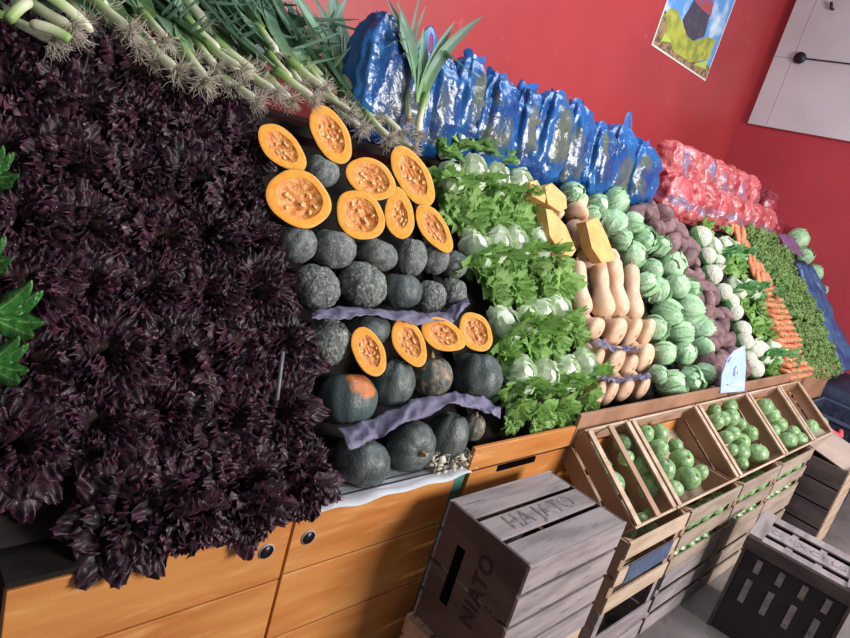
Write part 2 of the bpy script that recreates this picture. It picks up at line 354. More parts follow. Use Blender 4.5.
for x in (-.5, .9, 2.1, 3.4, 4.8, 6.4):
    obj('post', MB().box(x-.03-t.location.x, x+.03-t.location.x, 1.74-t.location.y, 1.80-t.location.y, -.71, .79), 'wood_shaded', t, False)

# ================================================================ leaves
def polar_leaf(mb, rng, phi, Lh, R0, flare, wrap, ruf, nu=10, nv=12, t0=0, tilt=0, close=0.0, freq=9, lo=0.0):
    ph = rng.uniform(0, 6); ph2 = rng.uniform(0, 6); sd = rng.uniform(0, 50)
    def g(u, v_):
        v = 2*v_-1
        edge = max(abs(v)**2, u**4)
        r = R0*(1-math.exp(-5*u))+flare*Lh*u*u - close*R0*u**3
        z = Lh*(u-.38*flare*u*u)*(1-.30*abs(v)**2.2*u)
        a = phi+v*wrap*(1-.45*u)*(.55+.45*math.sin(PI*min(1, u*1.05+.02))**.5)
        rr = r+ruf*edge*(.8*math.sin(9*u+6*v+ph)+.5*math.sin(15*v*(.4+u)+ph2)+.25*math.sin(27*v+20*u+ph))+.006*abs(v)
        zz = z+ruf*.25*edge*math.sin(8*v+ph2)
        n = noise.noise(Vector((a*4+sd, z*45, 3)))*ruf*.5
        return (Vector(((rr+n)*math.cos(a), (rr+n)*math.sin(a), zz+lo)), min(1, t0+u*.85+.25*v*v*u))
    mb.grid(g, nu, nv)
def frilly_head(seed, n=38):
    """dome of tightly ruffled leaves facing +Z"""
    rng = random.Random(seed); mb = MB()
    for k in range(n):
        f = (k+.5)/n; phi = k*2.39996+rng.uniform(-.3, .3)
        a0 = f*1.25; Ll = .075+.055*f; Wd = .034+.014*f
        er = Vector((math.cos(phi), math.sin(phi), 0)); et = Vector((-math.sin(phi), math.cos(phi), 0)); ez = Vector((0, 0, 1))
        ph = rng.uniform(0, 6); p2 = rng.uniform(0, 6); cv = rng.uniform(.2, .9); rf = rng.uniform(.010, .017)
        def g(u, v_):
            v = 2*v_-1; a = a0+cv*u*u
            d = er*math.sin(a0+cv*u*u*.5)+ez*math.cos(a0+cv*u*u*.5)
            nrm = er*math.cos(a)-ez*math.sin(a)
            wd = Wd*1.15*math.sin(PI*(.10+.74*u**.85))**.8
            e = max(abs(v)**1.6, u**3.5)
            c = er*(.012+.02*f)+d*Ll*u*(1-.30*v*v*u)
            q = c+et*v*wd+nrm*(rf*.62*e*(math.sin(13*v+7*u+ph)+.6*math.sin(16*u+9*v+p2)+.45*math.sin(25*v-14*u+p2))+.012*v*v)
            q += et*e*rf*.16*math.sin(22*u+ph)+d*e*rf*.16*math.sin(22*v+p2)
            return (q, min(1, e*.8+u*.25+rng.uniform(-.06, .06)))
        mb.grid(g, 14, 24)
    return mb
def cos_head(seed, n=15, Lh=.17, R0=.042, ruf=.011, flare=.75):
    rng = random.Random(seed); mb = MB()
    for k in range(n):
        f = (k+.5)/n; phi = k*2.39996+rng.uniform(-.3, .3)
        polar_leaf(mb, rng, phi, Lh*(.72+.3*rng.random()), R0*(.35+.65*f), flare*(.12+.88*f)*rng.uniform(.7, 1.1), 1.15, ruf*(.5+.6*f), 14, 24, 0, 0, 0, 9)
    return mb
def cabbage_mesh(seed, loose=.5):
    """round head of unit radius"""
    rng = random.Random(seed); mb = MB(); sd = seed*3.7
    mb.sphere(lambda d: d*(.93+.04*noise.noise(d*2.2+Vector((sd, 0, 0)))), 14, 22, lambda d: .35+.3*noise.noise(d*3))
    for k in range(7):
        phi = k*2.39996+rng.uniform(-.3, .3); ph = rng.uniform(0, 6); umax = rng.uniform(.62, .92); fl = rng.uniform(.02, .22)*loose*2
        tl = Matrix.Rotation(rng.uniform(-.35, .35), 3, 'X')
        def g(u, v_):
            v = 2*v_-1; th = PI*(1-umax*u); a = phi+v*1.15
            e = max(abs(v)**4, u**5)
            r = .95+.03*k/7+e*fl+.045*e*math.sin(9*v+7*u+ph)+.02*noise.noise(Vector((a*2, th*2, sd)))+.03*(1-abs(v))*.5*math.exp(-(v*14)**2)
            return (tl@Vector((r*math.sin(th)*math.cos(a), r*math.sin(th)*math.sin(a), -r*math.cos(PI-th) if False else r*math.cos(th))), .15+.55*u+.3*abs(v)-.12*math.exp(-(v*7)**2))
        mb.grid(g, 12, 14)
    return mb

# ---- dark red lettuce
REDS = []
for s_ in (1, 2, 3, 4):
    o = obj('red_lettuce', frilly_head(s_), 'red_leaf'); REDS.append(Proto(o))
rng = random.Random(5)
rowsn = ['bottom', 'second from bottom', 'third from bottom', 'fourth from bottom', 'fifth from bottom', 'sixth from bottom', 'seventh from bottom', 'eighth from bottom', 'top']
coln = ['leftmost column', 'second column', 'third column', 'fourth column', 'column beside the pumpkins']
for r_ in range(9):
    for c_ in range(5):
        x = .315+c_*.132+rng.uniform(-.015, .015)+(.02 if r_ % 2 else -.01)
        s = -.135+r_*.146+rng.uniform(-.015, .015)
        if c_ == 0 and r_ < 2: continue
        if c_ == 1 and r_ < 1: continue
        n = SN+jit(rng, .3)+(Vector((0, -.3, -.9)) if r_ == 0 else Vector((0, 0, 0)))
        if r_ == 0: n = Vector((0, -1, -.25))+jit(rng, .2); 
        loc = xs(x, s, .085)
        if r_ == 0: loc = Vector((x, 1.0, .765+rng.uniform(-.01, .01)))
        sc_ = rng.uniform(.82, .98) if r_ else rng.uniform(.68, .8)
        REDS[rng.randrange(4)].put(frame(loc, n, jit(rng, 1), sc_), 'frilly dark red lettuce head, %s row, %s' % (rowsn[r_], coln[c_]), 'lettuce', 'dark red lettuce heads')
# grey rod stuck into the red lettuce
a_ = sl(283, 352, -.03); b_ = sl(277, 400, -.03)
tag(obj('metal_rod', MB().tube([a_, b_], .0045, 8), 'rod'), 'thin grey rod stuck upright in the dark red lettuce', 'rod')
# ---- chard at the left edge
def chard(seed):
    rng = random.Random(seed); t = empty('chard_bunch')
    for k in range(5):
        a = rng.uniform(-.9, .9); Ln = rng.uniform(.15, .2); ph = rng.uniform(0, 6); mb = MB(); st = MB()
        di = Vector((math.sin(a), math.cos(a)*.35, .9)).normalized(); sd = di.cross(Vector((0, 1, 0))).normalized(); nn = sd.cross(di)
        def g(u, v_):
            v = 2*v_-1; w_ = .05*math.sin(PI*min(1, u*.9+.08))**.7
            return (di*(Ln*u+.04)-nn*.08*u*u+sd*v*w_+nn*(.02*v*v+.008*abs(v)*math.sin(14*u+ph+3*v)), .1+.9*min(1, abs(v)*1.5))
        mb.grid(g, 14, 10); obj('leaf', mb, 'chard_leaf', t, solid=.0008)
    return t
P = Proto(chard(3))
for i, (px, py, dirv, s_, lab) in enumerate([(-12, 316, (1.2, -.5, .3), .38, 'bright green chard bunch lying over the dark lettuce at the left edge'), (-16, 366, (1.0, -.5, .3), .30, 'lowest bright green chard bunch at the left edge of the lettuce'),
                               (-22, 176, (.9, -.4, .5), .30, 'upper bright green chard bunch at the left edge beside dark lettuce'), (-28, 262, (.9, -.3, .5), .28, 'small green chard bunch between two larger ones at the left edge')]):
    P.put(frame(sl(px, py, -.0), dirv, (0, -.7, -.7), s_), lab, 'chard', 'chard bunches at the left edge')

# ---- leeks
def leek(seed, nroot=110):
    rng = random.Random(seed); t = empty('leek'); Ls = .14
    mb = MB(); n = 9; bend = rng.uniform(-.02, .02)
    pts = [Vector((bend*(i/n)**2, 0, Ls*i/n)) for i in range(n+1)]
    mb.tube(pts, [.010, .0145, .0135, .0125, .012, .012, .0125, .013, .0135, .014], 10, True, [i/n for i in range(n+1)]); obj('stalk', mb, 'leek_stalk', t)
    mb = MB()
    for k in range(7):
        side = 1 if k % 2 else -1; a = side*(.12+.1*k/2)+rng.uniform(-.1, .1); Ll = rng.uniform(.26, .42); dr = rng.uniform(.1, .5); tw = rng.uniform(-.5, .5); st = Ls*(.72+.04*k)
        fold = rng.random() < .3
        def g(u, v_):
            v = 2*v_-1; wd = .024*(1-u**2.5)*(.75+.5*u)+.0005
            an = a*(.6+.8*u); out = Vector((math.sin(an), math.sin(tw)*.3*u, math.cos(an)))
            z = out*Ll*u
            if fold and u > .55: z = out*Ll*.55+Vector((side*.6, -.3, -.6))*Ll*(u-.55)
            return (Vector((0, 0, st))+z+Vector((0, -1, 0))*dr*Ll*u*u*.4+Vector((math.cos(an), .25*math.sin(tw+2*u), -math.sin(an)))*v*wd+Vector((0, -1, 0))*(-.35*wd*(1-abs(v))+.004), u)
        mb.grid(g, 12, 4)
    obj('leaves', mb, 'leek_leaf', t)
    mb = MB()
    for k in range(nroot):
        a = rng.uniform(0, 2*PI); b = rng.uniform(.1, 1.3); Lr = rng.uniform(.03, .065); p0 = Vector((0, 0, .004)); d = Vector((math.cos(a)*math.sin(b), math.sin(a)*math.sin(b), -math.cos(b)))
        pts = [p0]
        for i in range(4): d = (d+jit(rng, .55)).normalized(); pts.append(pts[-1]+d*Lr/4)
        mb.tube(pts, [.0009, .0009, .0008, .0007, .0005], 3, False)
    obj('roots', mb, 'leek_root', t); return t
LK = [Proto(leek(i)) for i in range(5)]; LB = [Proto(leek(i+10, 25)) for i in range(4)]
rng = random.Random(9)
spots_l = [(70, 28, -.25), (52, 40, -.5), (85, 22, .1), (128, 30, -.1), (140, 45, .05), (152, 62, -.1), (165, 40, .1), (176, 70, 0), (192, 58, -.1), (205, 80, .1), (215, 66, -.05), (232, 88, .05), (240, 70, -.1), (255, 100, 0), (262, 84, .1), (275, 92, -.1),
           (290, 100, 0), (300, 84, .1), (312, 98, -.05), (322, 88, .1), (337, 104, -.1), (350, 112, .05), (360, 128, 0), (375, 118, -.1), (388, 138, .1), (400, 132, -.05), (412, 148, 0), (418, 132, -.3), (408, 118, .35)]
WORD = ORD+['nineteenth', 'twentieth', 'twenty-first', 'twenty-second', 'twenty-third', 'twenty-fourth', 'twenty-fifth', 'twenty-sixth', 'twenty-seventh', 'twenty-eighth', 'twenty-ninth']
for layer in range(3):
    for i, (px, py, dx) in enumerate(spots_l):
        if layer and (i < 3 or i >= 27): continue
        if layer == 2 and i % 2: continue
        loc = sl(px, py, -.005+.03*(i % 3-1))+(Vector((-.02, .10, .035)) if layer == 1 else Vector((-.03, .19, .10)) if layer else Vector())
        ax = Vector((-.30+dx+rng.uniform(-.15, .15), .62+rng.uniform(-.1, .1), .24+.12*layer+rng.uniform(-.06, .12)))
        if i >= 27: ax = Vector((.08-.2*(i-27), .35, 1.0))
        lab = 'leek with pale root tuft, %s from the left in the %s layer of the heap' % (WORD[i], ['front', 'middle', 'back'][layer])
        (LK[i % 5] if not layer else LB[i % 4]).put(frame(loc, ax, Vector((1, 0, 0))+jit(rng, .5), rng.uniform(.82, 1.05)), lab, 'leek', 'leeks heaped with their roots forward')
# thick pale leek stalks at the far left corner
tagb = 0
for (px, py, qx, qy, lab) in [(92, 32, 46, -6, 'thick pale leek stalk pointing down at the top left corner'), (30, 24, 70, 40, 'loose pale leek stalk lying across the lettuce top at the left'), (30, 2, 8, 20, 'short curved pale stalk in the top left corner')]:
    a_ = sl(px, py, -.03); b_ = sl(qx, qy, -.05); m_ = (a_+b_)/2+Vector((0, -.005, .012))
    mb = MB(); bz = [a_*(1-q)**2+m_*2*q*(1-q)+b_*q*q for q in [j/12 for j in range(13)]]; mb.tube(bz, [.006, .010]+[.0115]*10+[.010], 12, True, [j/12*.8 for j in range(13)])
    tag(obj('leek_stalk', mb, 'leek_stalk'), lab, 'leek')
# pale boxes behind the leeks
for (px0, px1, py, lab, yy) in [(208, 246, 14, 'pale grey box behind the leeks against the red wall', 2.4), (248, 276, 14, 'second pale box behind the leeks, next to the bare red wall', 2.42)]:
    a_ = ony(px0, py, yy); b_ = ony(px1, py+8, yy); mb = MB().box(a_.x, b_.x-.01, yy, yy+.25, 1.531, 2.02)
    tag(obj('storage_box', mb, 'white_paper', smooth=False, bevel=.006), lab, 'box')

# ================================================================ pumpkins
def pumpkin(seed, m, ribs=8, bumps=.03, stem=True, sq=.86, spotcol=None):
    rng = random.Random(seed); t = empty('pumpkin'); sd = seed*7.3
    def f(d):
        az = math.atan2(d.y, d.x); st = math.sqrt(max(0, 1-d.z*d.z))
        r = 1+.045*abs(math.sin(az*ribs/2))*st-.03+bumps*noise.noise(d*3.2+Vector((sd, 0, 0)))+bumps*.5*noise.noise(d*9+Vector((0, sd, 0)))
        p = d*r; p.z *= sq; p.z -= .16*math.exp(-(st/.32)**2)*(1 if d.z > 0 else -.7)*1.0
        return p
    sd0 = Vector((-.1, -.86, .5)).normalized()
    mb = MB(); mb.sphere(f, 22, 48, (lambda d: max(0, min(1, (d.dot(sd0)-.72)*3.2+.35*noise.noise(d*3)))) if spotcol else None); obj('rind', mb, m, t)
    if stem:
        mb = MB(); mb.tube([(0, 0, sq-.2), (.02, 0, sq-.02), (.06, .03, sq+.13)], [.17, .1, .08], 10); obj('stem', mb, 'pumpkin_stem', t)
    return t
PUM = {'a': [Proto(pumpkin(1, 'rind', stem=False)), Proto(pumpkin(2, 'rind', 10, .04, False)), Proto(pumpkin(3, 'rind', 6, .05, False))],
       'w': [Proto(pumpkin(4, 'rind_warty', 6, .07, False)), Proto(pumpkin(5, 'rind_warty', 8, .06, False))],
       'd': [Proto(pumpkin(6, 'rind_dark', 10, .02)), Proto(pumpkin(7, 'rind_dark', 8, .03, False))],
       't': [Proto(pumpkin(8, 'rind_tan', 12, .03))],
       'o': [Proto(pumpkin(9, 'rind_spot', 10, .02, False, spotcol=1))]}
# px, py, rx, ry, kind, label, axis
pl = [
 (321, 171, 17, 17, 'a', 'small grey pumpkin lying among the upper cut halves', (0, -.3, 1)),
 (296.5, 243, 19, 21, 'a', 'streaky grey-green pumpkin touching the lettuce, left end of top whole row', (.5, 0, 1)),
 (333, 249, 22, 21, 'a', 'grey-brown pumpkin second from the left in the top whole row', (0, .2, 1)),
 (376, 254, 21, 17, 'a', 'smooth grey pumpkin third from the left in the top whole row', (.2, 0, 1)),
 (410, 257, 16, 21, 'a', 'tall grey pumpkin fourth from the left in the top whole row', (0, .2, 1)),
 (434, 258, 14, 18, 'a', 'lumpy grey pumpkin fifth from the left in the top whole row', (0, 0, 1)),
 (454.5, 265, 12, 15, 'a', 'small grey pumpkin at the right end of the top whole row', (.3, 0, 1)),
 (316, 288, 23, 23, 'w', 'rough mottled pumpkin at the left end of the second whole row', (0, -.5, 1)),
 (362, 285, 24, 23, 'w', 'warty grey pumpkin with a tan patch, second in the second whole row', (.1, -.3, 1)),
 (401, 291, 20, 19, 'd', 'smooth dark pumpkin in the middle of the second whole row', (0, .3, 1)),
 (430, 297, 15, 18, 'w', 'narrow warty pumpkin, fourth in the second whole row', (0, 0, 1)),
 (453, 294, 12, 17, 'w', 'warty pumpkin at the right end of the second whole row', (0, 0, 1)),
 (328, 342, 22, 26, 'w', 'mottled dark pumpkin beside the lettuce just below the purple sheet', (.2, -.2, 1)),
 (367, 330, 23, 19, 'd', 'dark pumpkin behind the leftmost small cut half', (0, .3, 1)),
 (347, 399, 28, 29, 'o', 'dark green pumpkin with an orange ground spot, beside the lettuce', (.2, .1, 1)),
 (392, 383, 21, 27, 'd', 'glossy ribbed dark pumpkin second in the lower row', (.2, .2, 1)),
 (431, 376, 20, 22, 't', 'tan streaked ribbed pumpkin third in the lower row', (0, .3, 1)),
 (476, 377, 25, 27, 'd', 'large smooth blue-green pumpkin at the right end of the lower row', (.1, .4, 1)),
 (361, 461, 28, 27, 'd', 'dark pumpkin at the left end of the lowest row above the paper', (.5, .2, .8)),
 (411, 446, 25, 26, 'd', 'ribbed dark pumpkin with its pale stem facing forward, lowest row', (-.15, -1, .15)),
 (447, 437, 19, 28, 'd', 'tall dark pumpkin right of the stem-forward pumpkin', (.2, .1, 1)),
 (473, 427, 11, 15, 't', 'small blotchy orange-grey pumpkin at the right end of the lowest row', (0, 0, 1)),
]
rng = random.Random(2); cnt = {}
for (px, py, rx, ry, k, lab, ax) in pl:
    c, r = spot(px, py, (rx+ry)/2*1.07, 1.05); i = cnt.get(k, 0); cnt[k] = i+1
    if 'stem facing' in lab: prt = PUM['d'][0]
    elif k == 'd': prt = PUM['d'][1]
    else: prt = PUM[k][i % len(PUM[k])]
    if 'stem facing' in lab: M = frame(c, ax, (1, 0, 0), sc3=(r*.98, r*.98, r*.95))
    else: M = frame(c, ax, Vector((1, .2, 0)) if k == 'o' else jit(rng, 1), sc3=(r*(rx/((rx+ry)/2))**.8, r*(rx/((rx+ry)/2))**.8, r*1.08*(ry/((rx+ry)/2))))
    if k == 'o': M = frame(c, (.1, .55, 1), Vector((1, .15, 0)), sc3=(r, r, r*1.08))
    prt.put(M, lab, 'pumpkin', 'whole dark pumpkins')

def half_pumpkin(seed, peak=.2, waist=0.0, cav=.66):
    rng = random.Random(seed); t = empty('pumpkin_half'); sd = seed*5.1
    def rho(a):   # outline: Y is the long axis, unit half-size
        s = math.sin(a); c = math.cos(a)
        r = 1.0/math.sqrt(c*c+s*s)
        r *= 1+peak*max(0, s)**6-.02*abs(c)+waist*math.cos(2*a)*-.1+.07*noise.noise(Vector((c*1.5, s*1.5, sd)))
        return r
    def fl(u, v):
        a = 2*PI*v; k = cav+.05*noise.noise(Vector((math.cos(a)*2, math.sin(a)*2, sd+4)))
        q = k+(1-k)*u; r = rho(a)*q
        if q > .985: z = -.02
        else: z = .0+.008*noise.noise(Vector((math.cos(a)*4*q, math.sin(a)*4*q, sd)))
        return Vector((r*math.cos(a), r*math.sin(a), z))
    mb = MB(); mb.grid(fl, 5, 48, True); obj('flesh', mb, 'flesh', t)
    def rd(u, v):
        a = 2*PI*v; th = u*PI/2; r = rho(a)*math.cos(th)
        return Vector((r*math.cos(a)*(1.0+.012), r*math.sin(a)*1.012, -.02-.8*math.sin(th)+.03*math.cos(5*a)*math.cos(th)*u))
    mb = MB(); mb.grid(rd, 10, 48, True); obj('rind', mb, 'rind_dark', t)
    def pu(u, v):
        a = 2*PI*v; k = cav+.05*noise.noise(Vector((math.cos(a)*2, math.sin(a)*2, sd+4)))
        q = k*1.02*u; r = rho(a)*q; n = noise.noise(Vector((r*math.cos(a)*7, r*math.sin(a)*4, sd)))
        return Vector((r*math.cos(a), r*math.sin(a), .0-.20*(1-u**3)+.10*n*(1-u**6)))
    mb = MB(); mb.grid(pu, 14, 48, True); pp = obj('pulp', mb, 'pulp', t)
    for k in range(9):
        a = rng.uniform(0, 2*PI); q = cav*rng.uniform(.25, .82); x = q*math.cos(a); y = q*math.sin(a)
        mb = MB(); M = Matrix.Translation((x, y, -.12+.1*q))@Matrix.Rotation(rng.uniform(0, PI), 4, 'Z')@Matrix.Rotation(rng.uniform(-.4, .4), 4, 'X')
        mb.sphere(lambda d: M@Vector((d.x*.055, d.y*.10*(1-.25*d.y), d.z*.025)), 6, 10); obj('seed', mb, 'seed', pp)
    return t
HF = [Proto(half_pumpkin(1, .22)), Proto(half_pumpkin(2, .05, .6)), Proto(half_pumpkin(3, .0, 0, .72)), Proto(half_pumpkin(4, .3, 0, .55))]
halves = [ # px,py, a(px), b(px), direction of long axis (screen, points to the peaked end), proto, label
 (281, 146, 27, 17, (.75, .75), 0, 'long cut pumpkin half poking out of the lettuce, topmost left'),
 (331, 134, 29, 19, (.45, .9), 1, 'topmost oval cut pumpkin half just under the leek roots'),
 (299.5, 198.5, 34, 28, (-1, -.3), 2, 'largest round cut pumpkin half with big seeds beside the lettuce'),
 (371.5, 178.5, 27, 19, (-.9, -.45), 2, 'cut pumpkin half with stringy dark centre, middle of the upper group'),
 (413, 175.5, 31, 18, (.5, .87), 1, 'long narrow-waisted cut pumpkin half beside the green lettuce'),
 (361, 215, 27, 23, (.7, .75), 2, 'round cut pumpkin half directly right of the largest one'),
 (400, 216, 23, 15, (-.1, -1), 3, 'pear shaped upright cut pumpkin half, narrow end up'),
 (433.5, 226.5, 25, 13.5, (.55, .83), 0, 'slim cut pumpkin half at the lower right of the upper group'),
 (369, 351, 24, 17, (.4, .9), 1, 'leftmost cut half of the lower four, tilted upright'),
 (409, 341, 23, 16, (.45, .9), 0, 'second cut half of the lower four, with pointed lower tip'),
 (442, 334, 21, 16, (1, .45), 0, 'third cut half of the lower four, lying wide with seeds'),
 (476, 332, 21, 16, (.5, .87), 2, 'rightmost cut half of the lower four beside the green lettuce')]
for (px, py, a, b, d, k, lab) in halves:
    c0 = sl(px, py, -.012); n = ((Vector((0, 0, H))-c0).normalized()*.75+SN*.6+Vector((0, 0, .15))).normalized()
    dl = math.hypot(*d); d = (d[0]/dl, d[1]/dl)
    pA, tt = onplane(px+d[0]*a, py+d[1]*a, c0, n); pB, tt2 = onplane(px-d[1]*b, py+d[0]*b, c0, n)
    Y = (pA-c0); ly = Y.length; X = Y.cross(n).normalized(); lx = abs((pB-c0).dot(X))
    M = Matrix.Identity(4); Yn = Y.normalized(); 
    for i in range(3): M[i][0] = X[i]*lx; M[i][1] = Yn[i]*ly; M[i][2] = n[i]*lx; M[i][3] = c0[i]
    HF[k].put(M, lab, 'pumpkin half', 'cut orange pumpkin halves')

# lavender sheets, draped strips between rows
def drape(name, top, bot, m, lab, cat, deep=.07, seed=1, plane=None, amp=.008):
    mb = MB(); n = 90
    def interp(P_, u):
        x = u*(len(P_)-1); i = min(int(x), len(P_)-2); f = x-i; return (P_[i][0]*(1-f)+P_[i+1][0]*f, P_[i][1]*(1-f)+P_[i+1][1]*f)
    def g(u, v):
        a = interp(top, u); b = interp(bot, u); px = a[0]*(1-v)+b[0]*v; py = a[1]*(1-v)+b[1]*v
        px += 2*noise.noise(Vector((u*7, v*3, seed+5))); py += 4.5*noise.noise(Vector((u*10, v*1.5, seed+9)))+1.5*noise.noise(Vector((u*34, v*3, seed)))
        off = deep*(1-v)**1.5-.018+amp*math.sin(u*21+seed+2.5*v)+amp*.8*math.sin(u*41+6*v)+.022*(abs(noise.noise(Vector((u*14, v*2.5, seed))))-.2)
        return sl(px, py, off)
    mb.grid(g, n, 10); return tag(obj(name, mb, m, solid=.0012), lab, cat)
drape('purple_sheet', [(338, 428), (372, 420), (410, 400), (450, 392), (478, 396), (502, 408)], [(349, 450), (375, 440), (410, 420), (452, 405), (476, 410), (500, 416)], 'lavender', 'crumpled lavender paper sheet draped over the lowest row of dark pumpkins', 'paper', seed=1, amp=.006)
drape('purple_sheet', [(312, 313), (340, 306), (380, 309), (418, 312), (445, 312), (466, 292)], [(312, 319), (345, 318), (385, 317), (420, 323), (450, 321), (470, 305)], 'lavender', 'narrow lavender paper sheet between the second and third rows of pumpkins', 'paper', seed=3, amp=.004)
drape('purple_sheet', [(598, 338), (612, 345), (630, 346), (640, 348)], [(594, 342), (612, 350), (630, 351), (641, 351)], 'lavender', 'upper small lavender sheet under the second butternut row', 'paper', seed=4, amp=.003)
drape('purple_sheet', [(596, 374), (615, 378), (635, 375), (651, 374)], [(597, 378), (615, 383), (635, 380), (651, 379)], 'lavender', 'lower small lavender sheet above the last butternut row', 'paper', seed=5, amp=.003)
# paper under the pumpkins
def lip_sheet(name, x0, x1, m, lab, y0=1.15, drop=.006, z=.718, seed=1):
    mb = MB()
    def g(u, v):
        x = x0+(x1-x0)*u; y = y0+(.975-y0)*v; zz = z+.004*math.sin(x*40+seed)+.004*noise.noise(Vector((x*12, y*12, seed)))
        if v > .85: zz -= drop*(v-.85)/.15
        return Vector((x+.01*math.sin(v*6+seed), y+.003*math.sin(x*23), zz))
    mb.grid(g, 40, 14); return tag(obj(name, mb, m, solid=.001), lab, 'paper')
lip_sheet('white_paper_sheet', .86, 1.43, 'white_paper', 'white printed paper sheet spread on the cabinet under the lowest pumpkins', seed=2)
for k, yy in enumerate((.992, 1.012)):
    tag(obj('newspaper_strip', MB().box(.96+.1*k, 1.40, yy, yy+.006, .733, .7345), 'paper_stripe', smooth=False), 'thin black printed strip on the white paper, %s' % ['nearer the edge', 'nearer the pumpkins'][k], 'paper')
# dry scraps at the right end of the lowest row
rng = random.Random(4); mb = MB()
for k in range(130):
    c = Vector((rng.uniform(1.28, 1.46), rng.uniform(.985, 1.05), rng.uniform(.722, .77))); a = jit(rng, .011); b = jit(rng, .011)
    mb.add([c-a, c+b, c+a, c-b], [(0, 1, 2, 3)])
tag(obj('dry_leaf_scraps', mb, 'leek_root', solid=.0008), 'dry leaf scraps at the right end of the lowest pumpkin row', 'scraps', kind='stuff')

# ================================================================ green lettuce columns
def butt_lettuce(seed, m1='green_leaf'):
    """lettuce lying with its pale folded base outward (+Z) and leaves running off along +Y"""
    rng = random.Random(seed); t = empty('green_lettuce')
    mb = cabbage_mesh(seed+30, .9); mb.v = [(x*.054*(1+.22*noise.noise(Vector((x*1.7, y*1.7, z*1.7+seed)))+.10*noise.noise(Vector((x*4, y*4, z*4+seed)))), y*.064*(1+.2*noise.noise(Vector((x*2+9, y*2, z*2+seed)))), z*.047) for x, y, z in mb.v]; mb.t = [q*.55 for q in mb.t]; obj('pale_base', mb, 'base_leaf', t)
    mb = MB()
    for k in range(12):
        polar_leaf(mb, rng, k*2.4, .115*rng.uniform(.8, 1.15), .042, .25+.6*rng.random(), .85, .014, 14, 24, .15)
    Mx = Matrix.Rotation(-PI/2+.25, 3, 'X'); mb.v = [tuple(Mx@Vector(v)+Vector((0, -.005, -.02))) for v in mb.v]
    obj('leaves', mb, m1, t); return t
mat('base_leaf', (220, 234, 206), .7, ramp=[(0, (248, 250, 240)), (.35, (238, 245, 224)), (.7, (206, 228, 186)), (1, (150, 194, 130))], noise=(20, (206, 226, 188), .5, .75), bump=(40, .3, .006), spec=.2, transl=.15, var=.05)
GB = [Proto(butt_lettuce(i+1)) for i in range(4)]
GL = [Proto(obj('green_lettuce', cos_head(i+20, 16, .13, .04, .012, .85), 'green_leaf')) for i in range(4)]
GS = [Proto(butt_lettuce(i+11, 'soft_leaf')) for i in range(3)]
rng = random.Random(8)
pos4 = ['leftmost', 'second from the left', 'third from the left', 'rightmost']
gl_rows = [([(452, 178), (474, 174), (496, 182), (518, 186)], 'top'), ([(475, 249), (497, 246), (515, 244), (538, 243)], 'second'),
           ([(503, 324), (526, 321), (541, 317), (558, 311)], 'third'), ([(521, 376), (545, 377), (565, 373), (585, 367)], 'bottom')]
for ri, (row, rn) in enumerate(gl_rows):
    for ci, (px, py) in enumerate(row):
        c = sl(px, py, .03)
        Z = (SN*1.0+jit(rng, .25)+Vector((0, -.2, 0))); M = frame(c, Z, (1, 0, 0)); 
        M = M@Matrix.Rotation((PI if rng.random() > .0 else 0)+rng.uniform(-.5, .5), 4, 'Z')@Matrix.Scale(rng.uniform(.85, 1.0), 4)
        GB[rng.randrange(4)].put(M, 'green lettuce showing its white base, %s row beside the pumpkins, %s' % (rn, pos4[ci]), 'lettuce', 'green lettuces beside the pumpkins')
up_rows = [([(440, 158), (456, 151), (474, 154), (498, 164)], 'highest'), ([(448, 215), (470, 212), (496, 216), (520, 216)], 'second leafy'),([(462, 226), (486, 230), (510, 228), (532, 226)], 'third leafy'),
           ([(476, 274), (500, 270), (526, 270), (552, 266)], 'fourth leafy'), ([(486, 294), (512, 292), (535, 292), (558, 288)], 'fifth leafy'), ([(500, 350), (524, 345), (548, 340), (568, 336)], 'sixth leafy'), ([(508, 412), (532, 414), (556, 410), (580, 403)], 'lowest')]
for ri, (row, rn) in enumerate(up_rows):
    for ci, (px, py) in enumerate(row):
        c = sl(px, py, .085 if ri < 6 else .05)
        ax = SN*1.0+SU*(.7 if ri == 0 else (-.2 if ri < 6 else -1.0))+Vector((rng.uniform(-.25, .25), 0, 0))
        if ri == 6: c += SU*.015
        GL[rng.randrange(4)].put(frame(c, ax, jit(rng, 1), rng.uniform(.7, .82)), 'green lettuce with leaf tips outward, %s row beside the pumpkins, %s' % (rn, pos4[ci]), 'lettuce', 'green lettuces beside the pumpkins')
# second lettuce column by the carrots
rows2 = [([(702, 226), (716, 226), (728, 232)], 'top'), ([(716, 248), (728, 248), (740, 252)], 'second'), ([(722, 268), (736, 270), (750, 276)], 'third'), ([(738, 288), (752, 288), (766, 290)], 'fourth'),
         ([(740, 310), (756, 310), (770, 314)], 'fifth'), ([(752, 330), (764, 334), (778, 338)], 'sixth'), ([(764, 352), (776, 352), (784, 358)], 'seventh'), ([(766, 372), (778, 370), (784, 374)], 'bottom')]
for ri, (row, rn) in enumerate(rows2):
    for ci, (px, py) in enumerate(row):
        pale = ri in (1, 3, 6)
        c = sl(px-3, py, .05 if pale else .09)
        ax = SN+jit(rng, .25)
        pr = GS[rng.randrange(3)] if pale else GL[rng.randrange(4)]
        pr.put(frame(c, ax, (1, 0, 0))@Matrix.Rotation(PI+rng.uniform(-.5, .5), 4, 'Z')@Matrix.Scale(rng.uniform(1.1, 1.25) if pale else rng.uniform(.78, .9), 4), 'green lettuce near the carrots, %s row from the top, %s' % (rn, ['left', 'middle', 'right'][ci]), 'lettuce', 'green lettuces beside the carrots')

